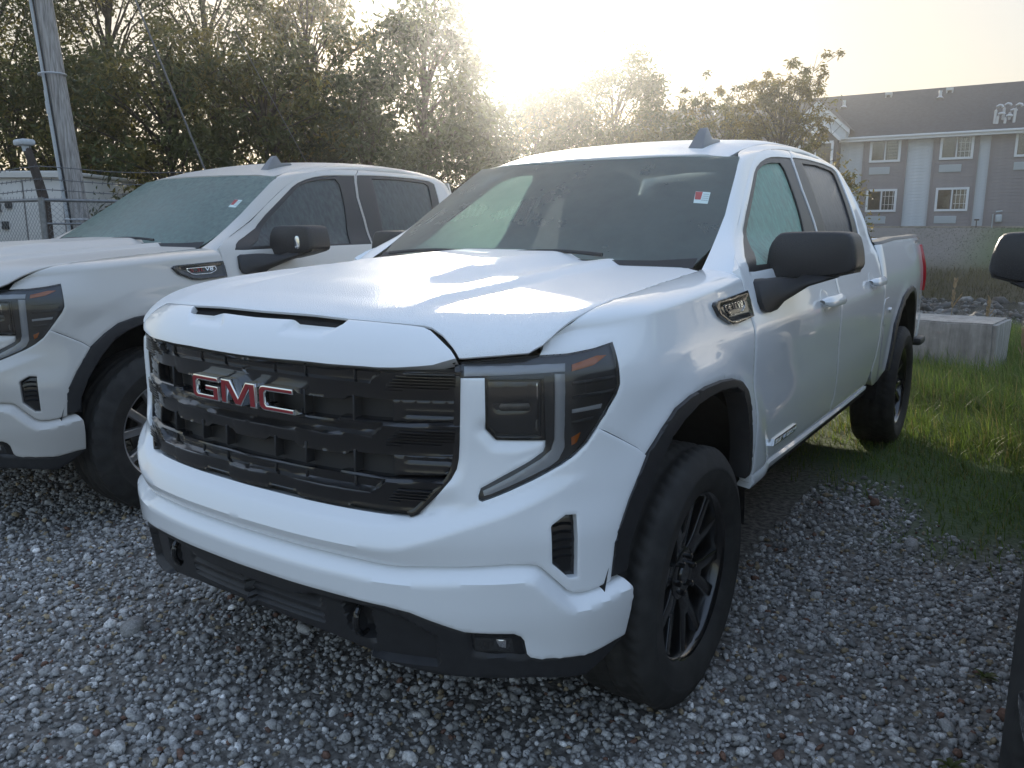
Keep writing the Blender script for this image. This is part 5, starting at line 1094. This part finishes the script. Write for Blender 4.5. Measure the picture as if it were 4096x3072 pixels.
def build_container():
    a = math.atan2(.52, .80)
    e = empty('generator_container', (-12.3, 4.40, 0), a); tag(e, 'white generator container with louvres standing behind the chain-link fence', 'container')
    mk('container_body', *box((-2.6, 1.2, 1.40), (6.4, 2.4, 1.86), .03, 2), M_CONT, e, sharp=30); mk('container_roof', *box((-2.6, 1.2, 2.36), (6.5, 2.5, .06), .02), M_CONT, e)
    mk('skid', *box((-2.6, 1.2, .30), (6.2, 2.2, .34)), M_VOID, e, smooth=False)
    for k in range(2):
        lv = mk('louvre_panel', *box((-1.55, -.015, 2.16-.30*k), (2.1, .03, .24)), M_LOUV, e, smooth=False); mk('louvre_slats', *join(*[box((-1.55, -.04, 2.16-.30*k+z), (2.05, .03, .012)) for z in np.linspace(-.10, .10, 8)]), M_CONT, lv, smooth=False)
    mk('roof_edge', *box((-1.0, -.04, 2.31), (3.2, .06, .05)), M_CONT, e, smooth=False)
    for x, z in ((-1.35, 1.52), (-.45, 1.52), (-.22, 1.10), (-.36, 1.86)): mk('door_latch', *box((x, -.02, z), (.10, .05, .13), .01), M_PLAST, e)
    for x in (-2.4, -.10, .55): mk('door_seam', *box((x, -.004, 1.40), (.014, .02, 1.7)), M_LOUV, e, smooth=False)
    mk('lower_seam', *box((-1.6, -.004, .72), (3.6, .02, .03)), M_LOUV, e, smooth=False)
build_container()
# ---------------------------------------------------------------- trees
M_BARK = simple('bark', (.055, .045, .036), .95, noise=.4, nscale=14)
def leaf_mat():
    return attr_mat('leaves', .5, .25, .42, 1.4, .35)
M_LEAF = leaf_mat()
def leaf_mesh(C, rad, per, size, col, rng, parent, droop=.5, name='crown', narrow=.34):
    n = len(C)*per; ci = np.repeat(np.arange(len(C)), per); off = rng.normal(size=(n, 3))*np.array([1, 1, .8])*np.repeat(rad, per)[:, None]*.55; P = np.array(C)[ci]+off
    a = rng.uniform(0, 2*np.pi, n); el = rng.normal(size=n)*.5-droop; d = np.stack([np.cos(a)*np.cos(el), np.sin(a)*np.cos(el), np.sin(el)], 1)
    t = rng.normal(size=(n, 3)); s = np.cross(d, t); s /= np.linalg.norm(s, axis=1)[:, None]; L = (size*np.exp(rng.normal(size=n)*.25))[:, None]; w = L*narrow
    nrm = np.cross(d, s)
    V = np.stack([P, P+d*L*.45+s*w*.5+nrm*L*.04, P+d*L-nrm*L*.06, P+d*L*.45-s*w*.5+nrm*L*.04], 1).reshape(-1, 3); F = np.arange(4*n).reshape(-1, 4)
    cc = np.array(col)[rng.integers(0, len(col), len(C))][ci]*np.exp(rng.normal(size=(n, 1))*.22); o = mk(name, V, F, M_LEAF, parent, smooth=False); return with_col(o, np.repeat(cc, 4, 0))
def tree(x, y, h, w, label, rng, n_cl=150, per=110, size=.13, base=.12, cols=None, sparse=0.0, lean=0, trunk_r=.13, group='trees behind the parked trucks', bare=0, narrow=.34, topy=1.0, crad=None):
    z0 = float(ground_z(x, y)); e = empty('tree', (x, y, z0)); tag(e, label, 'tree', group)
    cols = cols or [(.048, .062, .020), (.060, .070, .022), (.085, .080, .022), (.040, .055, .020)]
    nt = 14; T = [Vector((lean*h*(t**1.5)+.10*math.sin(t*5+x), .10*math.cos(t*4+y), h*t*.93)) for t in np.linspace(0, 1, nt)]
    mk('trunk', *tube(T, list(np.linspace(trunk_r, .015, nt)), 9), M_BARK, e)
    C = []; rad = []; br = []
    for i in range(n_cl):
        t = base+(1-base)*rng.uniform()**.85; env = (math.sin(min(1, (t-base)/(1-base)*1.0+.16)*math.pi*.86))**.6
        ang = rng.uniform(0, 2*math.pi); r = w*.5*env*math.sqrt(rng.uniform(.12, 1))*(1+.25*math.sin(ang*3+x*2)); zt = h*t*topy+rng.normal()*.12
        k = min(nt-2, max(0, int((t-.12)*(nt-1)))); Bp = T[k]; q = Vector((T[min(nt-1, int(t*(nt-1)))].x+r*math.cos(ang), r*math.sin(ang), zt)); C.append(q); rad.append((crad or .42)*rng.uniform(.6, 1.25))
        if rng.uniform() < .45+sparse*.5:
            m_ = Bp.lerp(q, .5)+Vector((rng.normal()*.12, rng.normal()*.12, .10*(q-Bp).length)); br.append(tube([Bp, m_, q, q+(q-m_)*rng.uniform(.05, .35)], [.034, .020, .010, .004], 5, False))
    if bare:
        for i in range(bare):
            ang = rng.uniform(0, 2*math.pi); t = rng.uniform(.45, .9); Bp = T[int(t*(nt-1))]; r = w*.5*rng.uniform(.5, 1.05)*(1.15-t*.6); q = Vector((Bp.x+r*math.cos(ang), r*math.sin(ang), h*rng.uniform(.75, 1.08))); m_ = Bp.lerp(q, .55)+Vector((rng.normal()*.1, rng.normal()*.1, -.1)); br.append(tube([Bp, m_, q], [.030, .016, .005], 5, False))
            for j in range(3):
                u = m_.lerp(q, rng.uniform(.1, .9)); v = u+Vector((rng.normal()*.35, rng.normal()*.35, rng.uniform(.1, .6))); br.append(tube([u, v], [.010, .004], 4, False)); C.append(v); rad.append(.14)
    if br: mk('branches', *join(*br), M_BARK, e)['kind'] = 'stuff'
    leaf_mesh([c[:] for c in C], np.array(rad), per, size, cols, rng, e, narrow=narrow)['kind'] = 'stuff'
def place(u, dep):                              # world x, y straight ahead of an image column at a given depth
    a = (u-2048)/3200.45; cy, sy = math.cos(CAM_YAW), math.sin(CAM_YAW); f = dep*math.cos(CAM_PITCH)+.0*a
    return CAM_LOC[0]+a*dep*cy-f*sy, CAM_LOC[1]+a*dep*sy+f*cy
OLV = [(.082, .092, .030), (.105, .105, .032), (.140, .120, .032), (.068, .080, .028)]; DK = [(.055, .072, .032), (.066, .080, .032), (.046, .060, .030)]; YEL = [(.165, .130, .026), (.20, .150, .030), (.115, .112, .030)]
def build_trees():
    r = np.random.default_rng(23)
    for (u, d, h, w, kw, lab) in [
        (-220, 21, 9.6, 6.0, dict(cols=OLV), 'bushy olive tree at the left edge, above the container'),
        (160, 19, 8.8, 4.6, dict(cols=OLV, n_cl=150), 'olive tree right behind the utility pole'),
        (560, 20, 9.6, 5.2, dict(cols=OLV, n_cl=190), 'broad olive tree behind the guy wires'),
        (930, 24, 11.5, 5.0, dict(cols=DK, n_cl=120, sparse=.6, per=80, crad=.5, trunk_r=.20), 'tallest tree with an open crown and its dark trunk showing against the sky'),
        (1290, 21, 7.9, 4.0, dict(cols=OLV, n_cl=140, size=.16), 'olive tree with feathery drooping tips between the tallest and the sunlit dark tree'),
        (1740, 20, 6.9, 3.5, dict(cols=DK, n_cl=120, size=.16), 'dark tree against the bright sun glow'),
        (2420, 34, 8.2, 7.0, dict(cols=OLV, n_cl=190, size=.17, crad=.55), 'rounded green tree behind the white cab roof'),
        (2840, 33, 7.7, 5.6, dict(size=.15, cols=OLV+YEL, n_cl=90, per=60, sparse=.5, bare=20), 'thin tree with see-through top to the right of the rounded green tree'),
        (3070, 29, 7.6, 4.8, dict(cols=YEL, n_cl=70, per=60, sparse=.5, bare=46, size=.12), 'half-bare yellow tree in front of the motel gable'),
    ]:
        x, y = place(u, d); tree(x, y, h, w, lab, r, **kw)
    for (u, d, h, w, c, lab) in [
        (330, 17.5, 4.6, 4.0, OLV, 'olive bush below the pole, behind the container'), (760, 17, 5.2, 4.6, OLV, 'yellowish bush behind the pale truck bonnet'), (1120, 17.5, 4.9, 4.2, OLV, 'olive bush above the roof fin of the pale truck'),
        (1500, 18, 4.6, 4.0, DK, 'dark bush over the rear of the pale truck'), (1880, 27, 5.2, 4.8, DK, 'low dark bush below the gap of open sky'), (2130, 32, 6.3, 5.4, OLV, 'low bush just right of the gap of open sky'),
        (2640, 31, 5.8, 6.0, OLV, 'olive bush above the windscreen of the white truck'), (2980, 29, 5.0, 4.6, YEL, 'yellow-green bush beside the roof antenna'), (3200, 28, 4.2, 3.2, YEL, 'yellow bush under the half-bare tree')]:
        x, y = place(u, d); tree(x, y, h, w, lab, r, n_cl=130, per=110, base=.02, cols=c, trunk_r=.07, group='bushes under the trees', size=.13*max(1, d/20), crad=.42*max(1, d/22))
build_trees()
# ---------------------------------------------------------------- weeds, seed stalks, fallen leaves
M_WEED = attr_mat('weed_leaf', .5, .2, .3, 30); M_STRAW = simple('dry_straw', (.30, .22, .13), .8, noise=.25, nscale=30); M_FALLEN = attr_mat('fallen_leaf', .7, .25, .1, 40)
def weed(x, y, n, L, w, label, seed, col=(.065, .080, .018)):
    rng = np.random.default_rng(seed); e = empty('weed', (x, y, 0)); tag(e, label, 'weed', 'weeds in the gravel')
    for k in range(n):
        a = k*2*math.pi/n+rng.normal()*.25; l = L*rng.uniform(.6, 1.1); u = np.linspace(0, 1, 7); up = rng.uniform(.35, .9); c = np.stack([np.cos(a)*l*u, np.sin(a)*l*u, .012+l*up*u-l*up*.75*u**2.2], 1); s = np.array([-math.sin(a), math.cos(a), 0]); ww = w*np.sin(np.clip(u*.92+.06, 0, 1)*math.pi)**.8*(1+.25*np.sin(u*22))
        rows = [c-s*ww[:, None]*.5, c-np.array([0, 0, .12*w]), c+s*ww[:, None]*.5]; o = mk('leaf', *loft(rows), M_WEED, e); with_col(o, np.tile(np.array(col)*rng.uniform(.7, 1.4), (len(o.data.vertices), 1)))
for i, (u, v, n, L, w, lab) in enumerate([(1.62, -.62, 11, .085, .020, 'largest leafy weed in the gravel at the lower right'), (1.70, .05, 8, .05, .014, 'small weed in the gravel just left of the right-hand tyre'), (1.74, .62, 7, .05, .013, 'weed in the gravel farther up beside the right-hand truck'), (1.30, -.42, 6, .035, .009, 'tiny weed in the gravel left of the largest weed'), (1.33, -.78, 6, .04, .009, 'tiny weed near the bottom edge of the gravel'), (-1.50, -1.14, 7, .045, .011, 'small mossy weed beside the red leaf in the gravel')]): weed(u, v, n, L, w, lab, 100+i)
def fallen(x, y, s, rz, col, label, seed):
    rng = np.random.default_rng(seed); th = np.linspace(0, 2*math.pi, 29)[:-1]; r = s*(.55+.45*np.abs(np.cos(th*2.5))**.7); P = np.stack([r*np.cos(th), r*np.sin(th)*.8], 1); z = .012+.35*P[:, 0]**2/s+.2*np.sin(P[:, 1]*40)*s*.3
    V = np.concatenate([[[0, 0, .010]], np.stack([P[:, 0], P[:, 1], z], 1)]); V2 = V-np.array([0, 0, .0012]); n = len(V); F = [(0, 1+i, 1+(i+1) % 28) for i in range(28)]+[(n, n+1+(i+1) % 28, n+1+i) for i in range(28)]
    o = mk('fallen_leaf', np.concatenate([V, V2]), F, M_FALLEN); with_col(o, np.tile(np.array(col), (2*n, 1))); o.location = (x, y, .02); o.rotation_euler = (rng.uniform(-.3, .3), rng.uniform(-.3, .3), rz); tag(o, label, 'leaf', 'fallen leaves on the gravel')
fallen(-1.58, -1.16, .042, .6, (.22, .045, .03), 'rust red fallen leaf on the gravel at the lower left', 1); fallen(-2.0, -1.10, .035, 2., (.075, .035, .02), 'dark brown fallen leaf at the left edge of the gravel', 2)
def stalk(x, y, h, label, seed):
    rng = np.random.default_rng(seed); z0 = float(ground_z(x, y)); e = empty('dry_weed_stalk', (x, y, z0)); tag(e, label, 'weed stalk', 'dry weed stalks behind the concrete block')
    bend = rng.normal()*.05; T = [Vector((bend*t*t*h, 0, h*t)) for t in np.linspace(0, 1, 8)]; mk('stem', *tube(T, list(np.linspace(.006, .003, 8)), 6), M_STRAW, e)
    hd = []
    for k in range(26):
        t = rng.uniform(.62, 1.0); c = Vector((bend*t*t*h, 0, h*t)); a = rng.uniform(0, 6.28); d = Vector((math.cos(a)*.4, math.sin(a)*.4, 1)).normalized(); hd.append(tube([c, c+d*.03, c+d*.06], [.004, .010, .002], 5, False))
    for k in range(3):
        t = rng.uniform(.35, .7); c = Vector((bend*t*t*h, 0, h*t)); a = rng.choice([0, 3.14])+rng.normal()*.3; d = Vector((math.cos(a)*.5, math.sin(a)*.5, .9)).normalized(); q = c+d*h*.22; hd.append(tube([c, c.lerp(q, .6), q], [.003, .006, .002], 5, False))
    mk('seed_head', *join(*hd), M_STRAW, e)
stalk(.76, 8.55, .86, 'tallest dry seed stalk behind the concrete block beside the truck bed', 1); stalk(1.12, 8.75, .66, 'shorter dry seed stalk behind the middle of the concrete block', 2); stalk(1.62, 8.3, .70, 'dry drooping stalk behind the right end of the concrete block', 3); stalk(1.56, 7.3, .45, 'pale curled dry stalk in the grass right of the concrete block', 4)
# ---------------------------------------------------------------- air: thin haze, shaped to imitate lens flare veiling the trees near the sun
def build_haze():
    m = bpy.data.materials.new('haze_air'); m.use_nodes = True; n = m.node_tree; n.nodes.clear()
    v = n.nodes.new('ShaderNodeVolumePrincipled'); v.inputs['Color'].default_value = (.93, .95, .97, 1); v.inputs['Density'].default_value = .0019; v.inputs['Anisotropy'].default_value = .86
    o = n.nodes.new('ShaderNodeOutputMaterial'); n.links.new(v.outputs[0], o.inputs['Volume'])
    h = mk('haze', *box((0, 290, 5.4), (820, 840, 16.2)), m, smooth=False); tag(h, kind='stuff'); SC.cycles.volume_bounces = 0
build_haze()
